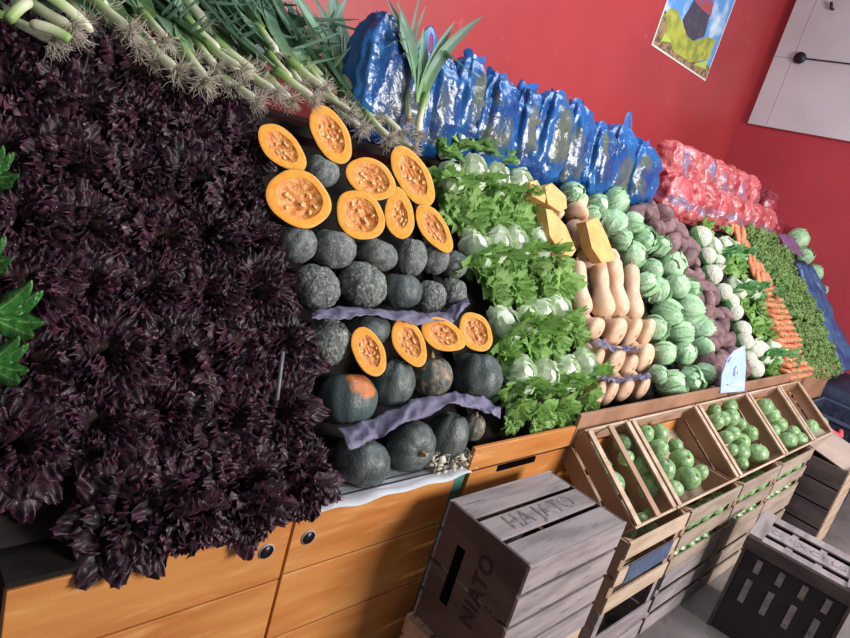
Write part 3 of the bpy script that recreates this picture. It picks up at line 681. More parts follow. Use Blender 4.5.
# ================================================================ cabbages
CB = [Proto(obj('cabbage', cabbage_mesh(i+1, l_), 'cabbage_leaf')) for i, l_ in enumerate((.2, .6, .9, .4))]
cab = [(572, 194, 12), (597.5, 205, 11), (614.5, 201, 13), (591, 215, 9), (612, 225, 15), (632, 223, 11), (630.5, 255, 15), (643, 241, 12), (671, 265, 15), (652, 270, 11), (645, 285, 12), (677, 286, 12), (656, 290, 13), (690, 290, 9),
       (666, 313, 15), (688, 310.5, 14), (655, 328, 12), (700.5, 329, 12), (679, 333, 12), (664, 353, 12), (684, 353, 12), (703, 348, 11), (671, 384, 14), (690, 380, 12), (704.5, 374, 11), (658, 374, 9), (622, 240, 10), (660, 246, 9)]
rng = random.Random(12)
cab_s = sorted(cab, key=lambda q: q[1])
for i, (px, py, r) in enumerate(cab_s):
    c, rr = spot(px, py, r*1.03, 1.0); row = i//4
    CB[rng.randrange(4)].put(frame(c, SN+jit(rng, .8), jit(rng, 1), rr), 'pale green cabbage head, %s tier from the top, %s' % (ORD[row], ['first of its tier', 'second of its tier', 'third of its tier', 'last of its tier'][i % 4]), 'cabbage', 'pale cabbages between butternuts and sweet potatoes')
rc = [(798, 239, 11), (804, 256, 9), (814, 273, 9), (826, 291, 9), (838, 311, 9), (846, 331, 8)]
for i, (px, py, r) in enumerate(rc):
    c, rr = spot(px, py, r, 1.0)
    CB[[0, 3][i % 2]].put(frame(c, SN+jit(rng, .5), jit(rng, 1), rr), 'small round cabbage at the far right edge of the display, %s from the top' % ORD[i], 'cabbage', 'round cabbages against the dark red wall')

# ================================================================ butternuts
def butternut(seed, neck=.64, ln=3.4):
    t = empty('butternut_squash'); rng = random.Random(seed); sd = seed*3.3; bx = rng.uniform(-.12, .12)
    prof = [(0, .02), (.04, .38), (.12, .66), (.3, .92), (.5, 1.0), (.75, 1.0), (1.05, .9), (1.35, .76), (1.7, .68), (2.2, neck+.01), (2.7, neck), (3.05, neck*.98), (3.25, neck*.82), (3.36, neck*.5), (3.4, .05)]
    k = ln/3.4
    def rad(z):
        for (a, ra), (b, rb) in zip(prof[:-1], prof[1:]):
            if z <= b: f = (z-a)/(b-a); return ra+(rb-ra)*f
        return .05
    mb = MB()
    zs = [0, .02, .06, .14, .25, .4, .6, .8, 1.0, 1.2, 1.45, 1.7, 2.0, 2.3, 2.6, 2.85, 3.05, 3.2, 3.3, 3.37, 3.4]
    def g(u, v):
        i = round(u*(len(zs)-1)); z = zs[i]; a = 2*PI*v; r = rad(z)*(1+.03*noise.noise(Vector((math.cos(a), math.sin(a), z+sd))))
        return Vector((r*math.cos(a)+bx*math.sin(z/3.4*PI), r*math.sin(a), z*k-ln/2))
    mb.grid(g, len(zs)-1, 26, True); obj('skin', mb, 'butternut', t)
    obj('stem', MB().tube([(0, 0, ln/2-.05), (.02, 0, ln/2+.14), (.06, .02, ln/2+.28)], [.18, .12, .13], 8), 'pumpkin_stem', t)
    obj('blossom_scar', MB().tube([(0, 0, -ln/2+.03), (0, 0, -ln/2-.02)], [.16, .1], 10), 'pumpkin_stem', t)
    return t
BN = [Proto(butternut(i+1, .76+.05*(i % 3))) for i in range(4)]
for i, (px, y0, y1, px2, wd) in enumerate([(577, 262, 315, 582, 10), (596, 260, 317, 604, 10.5), (612, 259, 316, 619, 10), (631, 266, 319, 633, 9.5)]):
    a_ = sl(px, y0, .045); b_ = sl(px2, y1, .045); c = (a_+b_)/2; ln = (a_-b_).length; dd, tt = onplane(px, (y0+y1)/2, SP, SN); r = wd*1.2*tt
    BN[i % 4].put(frame(c, a_-b_, (1, 0, 0), sc3=(r, r, ln/3.4)), 'upright long tan butternut squash, %s of the standing row' % ['leftmost', 'second from left', 'third from left', 'rightmost'][i], 'butternut squash', 'tan butternut squashes')
bn_rows = [([(596, 329, 12.5, 12), (618, 332.5, 11.5, 15), (633.5, 332, 9, 15), (647.5, 333, 8.5, 14)], 'row just under the standing ones'),
           ([(597, 360.5, 8, 14), (615, 361.5, 13.5, 15), (631, 365.5, 9, 12), (645.5, 358.5, 12, 14.5)], 'row between the small lavender sheets'),
           ([(598, 395, 9, 14), (610.5, 392, 9, 14), (626, 389, 10.5, 12.5), (642.5, 387.5, 9, 12)], 'lowest butternut row')]
rng = random.Random(3)
for row, rn in bn_rows:
    for i, (px, py, rx, ry) in enumerate(row):
        c, r = spot(px, py, (rx+ry)/2*1.1, 1.0); ax = Vector((rng.uniform(-.12, .12), 1.0, .1+rng.uniform(-.1, .1)))
        M = frame(c+Vector((0, r*.85, 0)), ax, (1, 0, 0), sc3=(r*rx/((rx+ry)/2), r*ry/((rx+ry)/2), r*.72))
        BN[rng.randrange(4)].put(M, 'round end of a tan butternut, %s, %s' % (rn, pos4[i]), 'butternut squash', 'tan butternut squashes')
for i, (px, py, r, ax, lab) in enumerate([(577, 212, 12.5, (.6, .5, .6), 'tan butternut squash lying highest in its column, between cut slabs'), (581, 240, 13, (.35, 1, .5), 'tan butternut squash right of the long cut slab'), (589, 258, 12, (.8, .6, .1), 'tan butternut squash lying just above the standing row'), (610, 258, 10, (.9, .5, .1), 'tan butternut squash behind the slab above the standing row'), (557, 215, 8, (-.5, .8, .5), 'tan butternut squash half hidden behind green lettuce')]):
    c, rr = spot(px, py, r, 1.0); a = Vector(ax).normalized()
    BN[i % 4].put(frame(c+a*rr*.6, a, (1, 0, .2), sc3=(rr, rr, rr*.75)), lab, 'butternut squash', 'tan butternut squashes')
def slab(pts, lab, d=.05):
    P0 = [sl(x, y, -.03) for x, y in pts]; cc = sum(P0, Vector())/len(P0)
    t = empty('butternut_slab', cc); tag(t, lab, 'butternut piece', 'cut orange butternut slabs')
    n = len(P0); back = [q+Vector((.012, .8, -.35)).normalized()*d for q in P0]
    mb = MB(); ctr = cc+SN*.004; mb.add([q-cc for q in P0]+[ctr-cc], [(i, (i+1) % n, n) for i in range(n)]); obj('cut_face', mb, 'butternut_cut', t, False)
    mb = MB(); mb.add([q-cc for q in P0]+[q-cc for q in back], [(i, (i+1) % n, n+(i+1) % n, n+i) for i in range(n)]+[tuple(range(n, 2*n))]); obj('rim', mb, 'butternut_cut', t, False)
slab([(530, 182), (537, 180), (546, 196), (545, 203), (532, 196)], 'small cut butternut slab at the upper left of the butternut column')
slab([(545, 187), (552, 183), (566, 196), (567, 208), (560, 212), (548, 204)], 'blocky cut butternut slab below the blue bags')
slab([(546, 209), (552, 210), (566, 226), (576, 250), (572, 256), (561, 254), (550, 236)], 'long orange butternut slab beside the green lettuce')
slab([(586, 222), (598, 217), (607, 236), (616, 260), (602, 263), (592, 248)], 'tall orange butternut slab between butternuts and cabbages')

# ================================================================ sweet potatoes
def spud(seed):
    rng = random.Random(seed); sd = seed*9.1; b = rng.uniform(-.3, .3)
    def f(d):
        z = d.z; k = (1+.25*(1-z*z))*(1-.2*z*z)*(1+.1*noise.noise(d*2+Vector((sd, 0, 0))))
        return Vector((d.x*.5*k+b*(1-z*z)*.5, d.y*.46*k, z*1.02+.05*noise.noise(d*3)))
    mb = MB(); mb.sphere(f, 14, 16); return obj('sweet_potato', mb, 'sweet_potato')
SPD = [Proto(spud(i)) for i in range(5)]
rng = random.Random(6); k = 0
for ri in range(13):
    s = .0+ri*.083
    xl = np.interp(s, [0, .15, .28, .5, .7, .8, .9, 1.0], [3.3, 3.38, 3.46, 3.52, 3.54, 3.46, 3.26, 3.12]); xr = np.interp(s, [0, .3, .6, .85, 1.04], [3.84, 3.84, 3.78, 3.68, 3.42]); nn_ = max(3, round((xr-xl)/.085))
    for ci in range(nn_):
        x = xl+(xr-xl)*(ci+.5)/nn_+rng.uniform(-.015, .015)
        big = 1.25 if ri > 9 else 1.0
        ax = SU*rng.uniform(-.8, 1)+Vector((rng.uniform(-.8, .8), 0, 0))+SN*rng.uniform(-.9, .9)
        SPD[rng.randrange(5)].put(frame(xs(x, s+rng.uniform(-.015, .015), .045+rng.uniform(-.03, .03)), ax, jit(rng, 1), rng.uniform(.062, .08)*big),
            'dusky purple sweet potato, %s row up from the cabinet, %s from the left' % (ORD[ri], ORD[ci]), 'sweet potato', 'sweet potatoes between cabbages and cauliflowers')
# ================================================================ cauliflowers
def cauli(seed):
    t = empty('cauliflower'); sd = seed*4.4
    cs = [Vector((math.sin(th)*math.cos(k*2.4), math.sin(th)*math.sin(k*2.4), math.cos(th))) for k in range(60) for th in [math.acos(1-1.6*(k+.5)/60)]]
    def f(d):
        m = max(d.dot(c) for c in cs); return d*(.88+.1*max(0, (m-.96)/.04)**.5+.02*noise.noise(d*8+Vector((sd, 0, 0))))
    mb = MB(); mb.sphere(f, 26, 40); obj('curd', mb, 'cauliflower', t)
    rng = random.Random(seed); mb = MB()
    for k in range(6):
        phi = k*PI/3+rng.uniform(-.2, .2); ph = rng.uniform(0, 6)
        def g(u, v_):
            v = 2*v_-1; th = PI*(1-.52*u); a = phi+v*.6; r = 1.0+.06*u+.05*u*math.sin(6*v+ph)
            return (Vector((r*math.sin(th)*math.cos(a), r*math.sin(th)*math.sin(a), r*math.cos(th))), .3+.6*u)
        mb.grid(g, 7, 7)
    obj('leaves', mb, 'soft_leaf', t); return t
CF = [Proto(cauli(i+1)) for i in range(2)]
cfl = [(700, 237, 10), (707, 256, 8), (711.5, 275, 9.5), (723, 292, 8), (734, 312, 8), (741.5, 330, 8.5), (753, 350, 9.5), (753, 369, 9.5), (717, 263, 8), (730, 302, 8), (744, 341, 8), (748, 360, 8)]
cfl.sort(key=lambda q: q[1])
for i, (px, py, r) in enumerate(cfl):
    c, rr = spot(px, py, r*1.15, .8); CF[i % 2].put(frame(c, SN+jit(rng, .3), jit(rng, 1), rr), 'white cauliflower beside the sweet potatoes, %s from the top' % ORD[i], 'cauliflower', 'cauliflowers beside the sweet potatoes')
# ================================================================ carrots
def carrot(seed):
    rng = random.Random(seed); t = empty('carrot'); b = rng.uniform(-.01, .01)
    n = 8; obj('root', MB().tube([(b*math.sin(i/n*PI), 0, .06-.15*i/n) for i in range(n+1)], [.008, .016, .0165, .016, .015, .0135, .011, .008, .002], 10), 'carrot', t)
    obj('stub', MB().tube([(0, 0, .058), (0, 0, .066)], [.006, .005], 6), 'stem_green', t); return t
CR = [Proto(carrot(i)) for i in range(4)]
rng = random.Random(14)
for ri in range(27):
    s = .0+ri*.041
    xl = np.interp(s, [0, .35, .6, .85, 1.05], [4.47, 4.60, 4.62, 4.58, 4.52]); xr = np.interp(s, [0, .3, .59, .8, 1.05], [4.92, 4.98, 4.92, 4.76, 4.72]); w_ = int((xr-xl)/.04)
    for ci in range(w_):
        x = xl+ci*.04+(.018 if ri % 2 else 0)+rng.uniform(-.006, .006)
        if ri >= 16: ax = SU+Vector((rng.uniform(-.35, .35), 0, 0))+SN*rng.uniform(0, .3); off = .01
        else: ax = -SN*.1+Vector((rng.uniform(-.3, .3), -1, .25)); off = .035
        if ri >= 16 and ri % 2: continue
        CR[rng.randrange(4)].put(frame(xs(x, s, off+rng.uniform(-.01, .01)), ax, jit(rng, 1), rng.uniform(.95, 1.15)), 'orange carrot in the %s part of the carrot column' % ('upper, slanting' if ri >= 16 else 'lower, end-on'), 'carrot', 'carrots stacked between lettuce and parsley, %s' % ('upper part' if ri >= 16 else 'lower part'))
# ================================================================ parsley
def parsley(seed):
    rng = random.Random(seed); mb = MB()
    for k in range(210):
        d = Vector((rng.gauss(0, 1), rng.gauss(0, 1), abs(rng.gauss(0, 1))+.2)).normalized(); c = d*rng.uniform(.065, .105)
        z = (d+jit(rng, .7)).normalized(); a = z.orthogonal().normalized(); b = z.cross(a); r = rng.uniform(.011, .019); n = 7; ph = rng.uniform(0, 6)
        vs = [c]; ts = [.2]
        for j in range(n*2):
            an = PI*j/n; rr = r*(1 if j % 2 else .6); vs.append(c+(a*math.cos(an)+b*math.sin(an))*rr+z*.35*r*math.sin(3*an+ph)); ts.append(.5+.5*(j % 2))
        mb.add(vs, [(0, 1+j, 1+(j+1) % (2*n)) for j in range(2*n)], ts)
        if k % 4 == 0: mb.tube([Vector((0, 0, -.02)), c*.5, c], .0012, 3, False, [.3]*3)
    return obj('parsley_bunch', mb, 'parsley_leaf')
PS = [Proto(parsley(i)) for i in range(3)]
for ri in range(9):
    for ci in range(6):
        s = .02+ri*.128; x = np.interp(s, [0, .3, .59, .8, 1.05], [5.0, 5.06, 5.0, 4.86, 4.82])+ci*.135+(.03 if ri % 2 else 0)
        if ri == 8 and ci > 4: continue
        PS[rng.randrange(3)].put(frame(xs(x+rng.uniform(-.02, .02), s, .075), SN+jit(rng, .4), jit(rng, 1), rng.uniform(.95, 1.12)), 'curly green parsley bunch, %s row up, %s from the carrots' % (ORD[ri], ORD[ci]), 'parsley', 'parsley bunches right of the carrots')
# blue tarp and purple film between parsley and right cabbages
def patch(name, x0, x1, s0, s1, m, lab, off=.06, amp=.02, seed=0):
    mb = MB()
    mb.grid(lambda u, v: xs(x0+(x1-x0)*u+.03*math.sin(v*11+seed), s0+(s1-s0)*v, off+amp*math.sin(u*17+seed+3*v)+amp*noise.noise(Vector((u*6, v*9, seed)))), 20, 40)
    return tag(obj(name, mb, m, solid=.001), lab, 'sheet')
patch('blue_tarp', 5.72, 6.2, -.05, .85, 'blue_tarp', 'crumpled blue tarp between the parsley and the right-hand cabbages', off=.0)
patch('navy_sheet', 6.0, 6.5, -.05, .95, 'navy_cloth', 'dark navy sheet under the round cabbages at the right edge', off=.09, seed=4)
patch('purple_film', 5.6, 6.1, .95, 1.12, 'purple_film', 'purple plastic film at the upper right end of the display', off=.02, seed=2, amp=.01)

# ================================================================ plastic bags
def bag_body(seed, w_, d_, h_, folds=.08, taper=.45, crum=.02, nu=34, nv=56, band=False):
    sd = seed*6.7; mb = MB()
    def f(d):
        p = Vector((abs(d.x)**.75*math.copysign(1, d.x), abs(d.y)**.75*math.copysign(1, d.y), abs(d.z)**.7*math.copysign(1, d.z)))
        az = math.atan2(d.y, d.x); zt = (p.z+1)/2
        tp = 1-taper*max(0, zt-.45)**1.3*1.8
        fo = 1+folds*math.sin(az*5+sd+zt*2)*zt+folds*.6*math.sin(az*11+sd*2+zt)*(.3+zt)
        q = Vector((p.x*w_/2*tp*fo, p.y*d_/2*tp*fo, zt*h_))
        n1 = 1-abs(noise.noise(q*14+Vector((sd, 0, 0)))*2); n2 = 1-abs(noise.noise(q*30+Vector((0, sd, 0)))*2)
        return q+Vector((d.x, d.y, d.z*.3))*crum*(n1-.5+.5*(n2-.5))
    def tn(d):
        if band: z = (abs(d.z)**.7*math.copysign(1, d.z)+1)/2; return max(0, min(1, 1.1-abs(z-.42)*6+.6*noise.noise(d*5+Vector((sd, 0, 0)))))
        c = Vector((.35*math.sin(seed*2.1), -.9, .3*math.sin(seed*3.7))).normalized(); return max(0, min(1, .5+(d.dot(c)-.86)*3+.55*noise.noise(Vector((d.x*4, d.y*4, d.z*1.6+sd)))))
    mb.sphere(f, nu, nv, tn); return mb
def blue_bag(seed, w_, h_, handles=True):
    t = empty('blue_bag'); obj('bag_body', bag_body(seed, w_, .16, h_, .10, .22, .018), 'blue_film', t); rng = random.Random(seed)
    if handles:
        for sx in ((-1, 1) if handles > 1 else (1,)):
            mb = MB(); cx = sx*w_*.1; Lh = .10 if handles > 1 else .12
            def g(u, v):
                a = PI*u; x = cx+.028*math.cos(a)*sx*-1; z = h_-.05+Lh*math.sin(a)**.7; wd = .018+.004*math.cos(2*a)
                o = Vector((math.cos(a)*-sx, .3, math.sin(a))).normalized()
                return Vector((x, -.02*sx+.02*math.sin(a), z))+o*wd*(2*v-1)
            mb.grid(g, 16, 4); obj('handle', mb, 'blue_handle', t, solid=.001)
    return t
bags = [(394, 6, 50, 'first blue plastic bag, tall, behind the upright leeks'), (426, 30, 32, 'second blue plastic bag with a raised loop handle'), (447, 47, 32, 'third blue plastic bag from the left with grey contents showing'), (474, 50, 32, 'fourth blue plastic bag from the left'),
        (503, 68, 34, 'fifth blue plastic bag from the left, wide with a folded top'), (535, 82, 24, 'sixth blue plastic bag from the left, narrow'), (558, 86, 30, 'seventh blue plastic bag from the left, above the cabbages'), (584, 98, 26, 'eighth blue plastic bag from the left'), (606, 122, 20, 'ninth blue plastic bag, short and squeezed'), (627, 114, 24, 'tenth blue plastic bag with an upright loop handle'), (648, 140, 22, 'last blue plastic bag, slumped beside the pink bags')]
for i, (px, py, wd, lab) in enumerate(bags):
    y = 1.83+.03*(i % 2); p = ony(px, py, y); q = ony(px+wd/2, py+12, y); w_ = (q-ony(px-wd/2, py-8, y)).x*1.12
    hh = p.z-1.535-(.05 if i in (1, 9) else .02)
    o = blue_bag(i+1, w_, hh, {0: 0, 1: 1, 2: 0, 9: 1}.get(i, 0))
    if i not in (1, 9): obj('tied_top', MB().grid(lambda u, v: Vector(((.034+.03*u+.006*math.sin(v*30))*math.cos(2*PI*v)*(1-.5*(u-.5)**2)+.02*math.sin(i*2+u*3), .02*math.sin(2*PI*v), hh-.05+(.04+.03*abs(math.sin(i*1.7)))*u+.01*math.sin(v*19+i))), 5, 16, True), 'blue_handle', o)
    o.matrix_world = Matrix.Translation((p.x, y-.03, 1.53))@Matrix.Rotation(.06*math.sin(i*2.3), 4, 'Y')@Matrix.Rotation(math.radians(-6), 4, 'X')
    tag(o, lab, 'bag', 'blue plastic bags along the wall')
def pink_bag(seed, w_, h_, m='pink_film', pr=True):
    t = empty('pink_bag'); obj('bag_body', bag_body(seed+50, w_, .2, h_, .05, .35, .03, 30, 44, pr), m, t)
    return t
k = 0
for row, (zb, hh, n, x0, x1, yy) in enumerate([(1.53, .27, 8, 3.68, 5.25, 1.80), (1.72, .26, 7, 3.72, 5.0, 1.90)]):
    for i in range(n):
        x = x0+(x1-x0)*i/(n-1)
        o = pink_bag(k, (x1-x0)/(n-1)*1.12, hh, 'pink_film', row == 0); k += 1
        o.matrix_world = Matrix.Translation((x, yy, zb))@Matrix.Rotation(.12*math.sin(k*1.7), 4, 'Y')@Matrix.Rotation(.2*math.cos(k*2.9), 4, 'Z')
        tag(o, 'crumpled pink plastic bag, %s row, %s from the blue bags' % (['lower', 'upper'][row], ORD[i]), 'bag', 'pink plastic bags along the wall')
for i, (x, zb, y) in enumerate([(5.5, 1.53, 1.82), (5.72, 1.53, 1.88), (5.58, 1.70, 1.93)]):
    o = pink_bag(70+i, .28, .24, 'pink_film_shaded', i == 1); o.matrix_world = Matrix.Translation((x, y, zb)); tag(o, 'shaded pink plastic bag at the right end of the bag row, %s' % ['nearest the pink bags', 'nearest the end wall', 'lying on top'][i], 'bag', 'shaded pink plastic bags')

# ================================================================ crates
def crate(label, M, lx, ly, h, slats=3, wood='light_wood', end='inner_wood', flip=False, gap=.3, top_open=True, group=None, part=1.0):
    """open wooden crate, base centre at origin, long side along X"""
    t = empty('wooden_crate'); t.matrix_world = M; tag(t, label, 'crate', group); T = .009
    def zf(a, b): return (h-b, h-a) if flip else (a, b)
    for sx in (-1, 1):
        mb = MB(); x0 = sx*(lx/2)-(T if sx > 0 else 0)
        ph = (h-.01)/2
        for k in range(2):
            z0, z1 = zf(k*(ph+.008), k*(ph+.008)+ph-.004); mb.box(x0, x0+T, -ly/2+T, ly/2-T, z0, z1)
        obj('end_panel', mb, end, t, False, bevel=.0015)
        for sy in (-1, 1):
            xa = sx*(lx/2-T); xb = sx*(lx/2-T-.028); ya = sy*(ly/2-T); yb = sy*(ly/2-T-.028)
            obj('corner_post', MB().prism([(xa, ya), (xb, ya), (xa, yb)] if sx*sy > 0 else [(xa, ya), (xa, yb), (xb, ya)], h-.004, Matrix.Translation((0, 0, .002))), end, t, False)
    for sy in (-1, 1):
        mb = MB(); y0 = sy*(ly/2)-(T if sy > 0 else 0); sh = h*part/(slats+gap*(slats-1))
        for k in range(slats):
            z0 = k*sh*(1+gap); z0, z1 = zf(z0, z0+sh); mb.box(-lx/2, lx/2, y0, y0+T, z0, z1)
        obj('side_slats', mb, wood, t, False, bevel=.0015)
    mb = MB(); n = 3; sh = (ly-2*T)/(n+.22*(n-1))
    for k in range(n):
        y0 = -ly/2+T+k*sh*1.22; z0, z1 = zf(0, .008); mb.box(-lx/2+T, lx/2-T, y0, y0+sh, z0-(.0 if not flip else 0), z1)
    obj('bottom_slats', mb, wood, t, False, bevel=.0015)
    return t
def writing(txt, size, m, M, parent, name='lettering', bold=0.0):
    cu = bpy.data.curves.new(name, 'FONT'); cu.body = txt; cu.size = size; cu.extrude = .0004; cu.align_x = 'CENTER'; cu.align_y = 'CENTER'; cu.offset = bold; cu.space_character = 1.12; cu.space_word = .8
    ob = bpy.data.objects.new('tmp', cu); C.objects.link(ob); bpy.context.view_layer.update()
    me = bpy.data.meshes.new_from_object(ob.evaluated_get(bpy.context.evaluated_depsgraph_get())); bpy.data.objects.remove(ob)
    me.materials.clear(); me.materials.append(MATS[m])
    o = bpy.data.objects.new(name, me); C.objects.link(o); o.parent = parent; o.matrix_local = M; return o
TR = Matrix.Translation; RX = lambda a: Matrix.Rotation(math.radians(a), 4, 'X'); RY = lambda a: Matrix.Rotation(math.radians(a), 4, 'Y'); RZ = lambda a: Matrix.Rotation(math.radians(a), 4, 'Z')
NIATO_M = Matrix(((0, 0, -1, -.2462), (0, -1, 0, -.045), (0, 0, 0, 0), (0, 0, 0, 1)))
NIATO_M = Matrix(((0, 0, -1, -.2462), (0, 0, 0, 0), (1, 0, 0, 0), (0, 0, 0, 1)))
NIATO_M = Matrix(((0, 0, -1, -.2462), (0, 1, 0, -.03), (1, 0, 0, .22), (0, 0, 0, 1)))
# near crate (upside down) with another below
near = crate('grey wooden crate upside down at the front with stencilled letters on its end', TR((1.54, .775, .30)), .49, .295, .39, 4, 'grey_wood', 'grey_wood_shaded', True, .16)
writing('HA JATO', .075, 'ink', TR((.0, 0.0, .3906)), near, bold=.001)
writing('NIATO', .066, 'ink_and_shade', NIATO_M, near, bold=.0015)
obj('hand_slot', MB().box(-.2462, -.244, .045, .075,   .11, .295), 'dark_gap', near, False)
crate('pale wooden crate on the floor under the stencilled grey crate', TR((1.53, .78, 0)), .50, .30, .298, 4, 'light_wood', 'light_wood', False, .2)
# stacks behind the tilted crates
stk = [(1.90, 2.355, 'light_wood', 'with a dark blue label, upper crate of the first stack', 'grey_wood', 'with a wide dark gap, lower crate of the first stack'),
       (2.375, 2.90, 'worn_wood', 'of pale slats, upper crate of the second stack', 'grey_wood', 'with weathered slats, lower crate of the second stack'),
       (2.92, 3.45, 'worn_wood', 'faintly pink, upper crate of the third stack', 'worn_wood', 'with worn slats, lower crate of the third stack'),
       (3.47, 4.03, 'worn_wood', 'yellowish, upper crate of the fourth stack', 'worn_wood', 'with a green cloth showing, lower crate of the fourth stack')]
uppers = []
for i, (x0, x1, wu, lu, wl, ll) in enumerate(stk):
    uppers.append(crate('wooden crate '+lu, TR(((x0+x1)/2, .785, .292)), x1-x0, .31, .285, 3, wu, 'inner_wood', False, .62))
    crate('wooden crate '+ll, TR(((x0+x1)/2+.01, .785, 0)), x1-x0-.01, .31, .287, 3 if i else 2, wl, 'grey_wood', False, .4 if i else .2, part=1 if i else .62)
obj('label_card', MB().box(-.16, .17, -.158, -.1555, .105, .185), 'label_blue', uppers[0], False)
# tilted crates
yb, zb, yf, zf_ = .955, .785, .675, .585
tv = Vector((0, yb-yf, zb-zf_)); tl = tv.length; tv.normalize(); TNn = Vector((0, -tv.z, tv.y))
tilt = [(2.00, 2.315, 'narrow tilted wooden crate of round squash at the left end of the row'), (2.325, 2.955, 'widest tilted crate of round squash, second from the left'), (2.965, 3.62, 'tilted crate of round squash in the middle of the row'), (3.63, 4.15, 'tilted crate of round squash, fourth from the left'), (4.16, 4.57, 'nearly empty tilted crate at the right end of the row')]
for i, (x0, x1, lab) in enumerate(tilt):
    dp = .15; c = Vector(((x0+x1)/2, (yb+yf)/2, (zb+zf_)/2))-TNn*dp
    M = frame(c, TNn, (1, 0, 0)); t = crate(lab, M, x1-x0, tl+.02, dp, 2, 'light_wood', 'inner_wood', False, .2)
    if i == 0: obj('cross_slat', MB().box(-.012, .020, -tl/2, tl/2, dp, dp+.009), 'inner_wood', t, False)
    for sx in (-1, 1): obj('rim', MB().box(sx*((x1-x0)/2-.018)-.014, sx*((x1-x0)/2-.018)+.014, -tl/2, tl/2, dp, dp+.008), 'light_wood', t, False)
def sqs(seed):
    t = empty('round_squash'); sd = seed*3.1
    def f(d):
        az = math.atan2(d.y, d.x); return Vector((d.x, d.y, d.z*1.14))*(1+.02*math.cos(8*az)*(1-d.z**2)+.03*noise.noise(d*2+Vector((sd, 0, 0))))*.96
    obj('skin', MB().sphere(f, 14, 24), 'squash', t)
    obj('stem', MB().tube([(0, 0, 1.0), (0, 0, 1.16)], [.2, .14], 8), 'stem_green', t); return t
SQ = [Proto(sqs(i+1)) for i in range(4)]
sq = {0: [(595, 452.5, 8), (602, 467, 9), (613, 482, 11), (623, 443, 10), (626, 458, 8), (640, 466, 13), (650, 486, 13)],
      1: [(644.5, 434, 9.5), (659, 434, 10), (658, 449, 10), (663, 470, 12), (675, 446, 8), (681, 460, 12), (687, 478, 13), (700, 472.5, 8), (674, 489, 9)],
      2: [(715.5, 422, 8.5), (722, 418.5, 8), (731, 417.5, 8.5), (728.5, 407, 8.5), (713.5, 410, 7), (725.8, 437, 7), (732, 433.5, 7.5), (750, 433.5, 8), (741, 442, 9), (757, 453.5, 10), (741, 453, 8), (732, 450, 6), (742, 464, 6.5), (740, 424, 6.5)],
      3: [(764, 407, 8.5), (772, 416, 8), (778.5, 425, 8), (774, 431, 6), (787, 441, 9), (798, 440, 8.5), (793, 432.5, 7)],
      4: [(810.5, 427.5, 7.5), (820, 423, 7)]}
cn = ['narrow leftmost tilted crate', 'widest tilted crate', 'middle tilted crate', 'fourth tilted crate', 'rightmost tilted crate']
rng = random.Random(21)
for k, lst in sq.items():
    lst = sorted(lst, key=lambda q: q[1])
    for i, (px, py, r) in enumerate(lst):
        p0 = Vector((0, yf, zf_))-TNn*.055
        c, tt = onplane(px, py, p0, TNn); r = r*tt
        SQ[rng.randrange(4)].put(frame(c, TNn+jit(rng, .9), jit(rng, 1), r), 'round green squash in the %s, %s from its back edge' % (cn[k], ORD[i]), 'squash', 'round green squash in the tilted crates')
for i, (px, py, r) in enumerate([(630, 531, 7), (641, 522, 8.5), (648, 514, 7), (659, 513, 9.5), (669, 509, 7), (622, 545, 7), (650, 528, 7)]):
    c, tt = onplane(px, py, Vector((0, 0, .50)), Vector((0, 0, 1)))
    SQ[i % 4].put(frame(c, Vector((0, 0, 1))+jit(rng, .9), jit(rng, 1), r*tt), 'round green squash in the blue-labelled crate, %s' % ['far left back', 'left middle', 'centre back', 'largest at the right', 'right corner', 'front left behind the slats', 'front middle behind the slats'][i], 'squash', 'round green squash in the stacked crates')
for si, (x0, x1) in enumerate([(2.42, 2.86), (2.97, 3.40), (3.52, 3.98)]):
    for i in range(6):
        x = x0+.04+(x1-x0-.08)*i/5; r = .038
        for row in range(2):
            SQ[(i+row) % 4].put(frame(Vector((x+.01*row, .672+.012*math.sin(i*3), .345+.075*row+(.07 if row else 0))), Vector((0, 0, 1))+jit(rng, .9), jit(rng, 1), r), 'small round squash behind the slats of the %s stack, %s, %s from left' % (['second', 'third', 'fourth'][si], ['lower', 'upper'][row], ORD[i]), 'squash', 'round green squash in the stacked crates')
# right end: turned crate stack, cardboard, red plastic, blue crates
crate('wooden crate with a shaded end past the stacks, below the cardboard flap', TR((4.30, .60, .26))@RZ(0), .30, .30, .25, 3, 'light_wood', 'grey_wood_shaded', False, .1)
crate('lower shaded-end wooden crate on the floor at the right end of the stacks', TR((4.30, .60, 0)), .30, .30, .255, 3, 'light_wood', 'grey_wood_shaded', False, .1)
t = tag(obj('cardboard_flap', MB().box(-.2, .2, -.16, .16, 0, .006, TR((4.42, .60, .53))@RX(12)@RY(-6)), 'cardboard', smooth=False), 'pale cardboard flap lying on the rightmost crate', 'cardboard')
t = empty('red_crate_handle', (4.75, .72, .54)); tag(t, 'bent red plastic strap on the cardboard right of the tilted crates', 'strap')
obj('strip', MB().tube([(-.16, .08, .12), (-.1, -.02, .03), (-.05, -.08, .01)], .014, 6), 'red_plastic', t); obj('strip', MB().tube([(-.05, -.08, .01), (.05, -.05, .03), (.12, -.05, .05)], .014, 6), 'red_plastic', t)
# brown cardboard at lip right end
a_ = ony(802, 372, .99); b_ = ony(822, 388, .99)
tag(obj('cardboard_piece', MB().box(4.75, 5.42, .965, .985, .60, .79), 'brown_card_and_shade', smooth=False), 'brown cardboard piece on the lip below the parsley', 'cardboard')
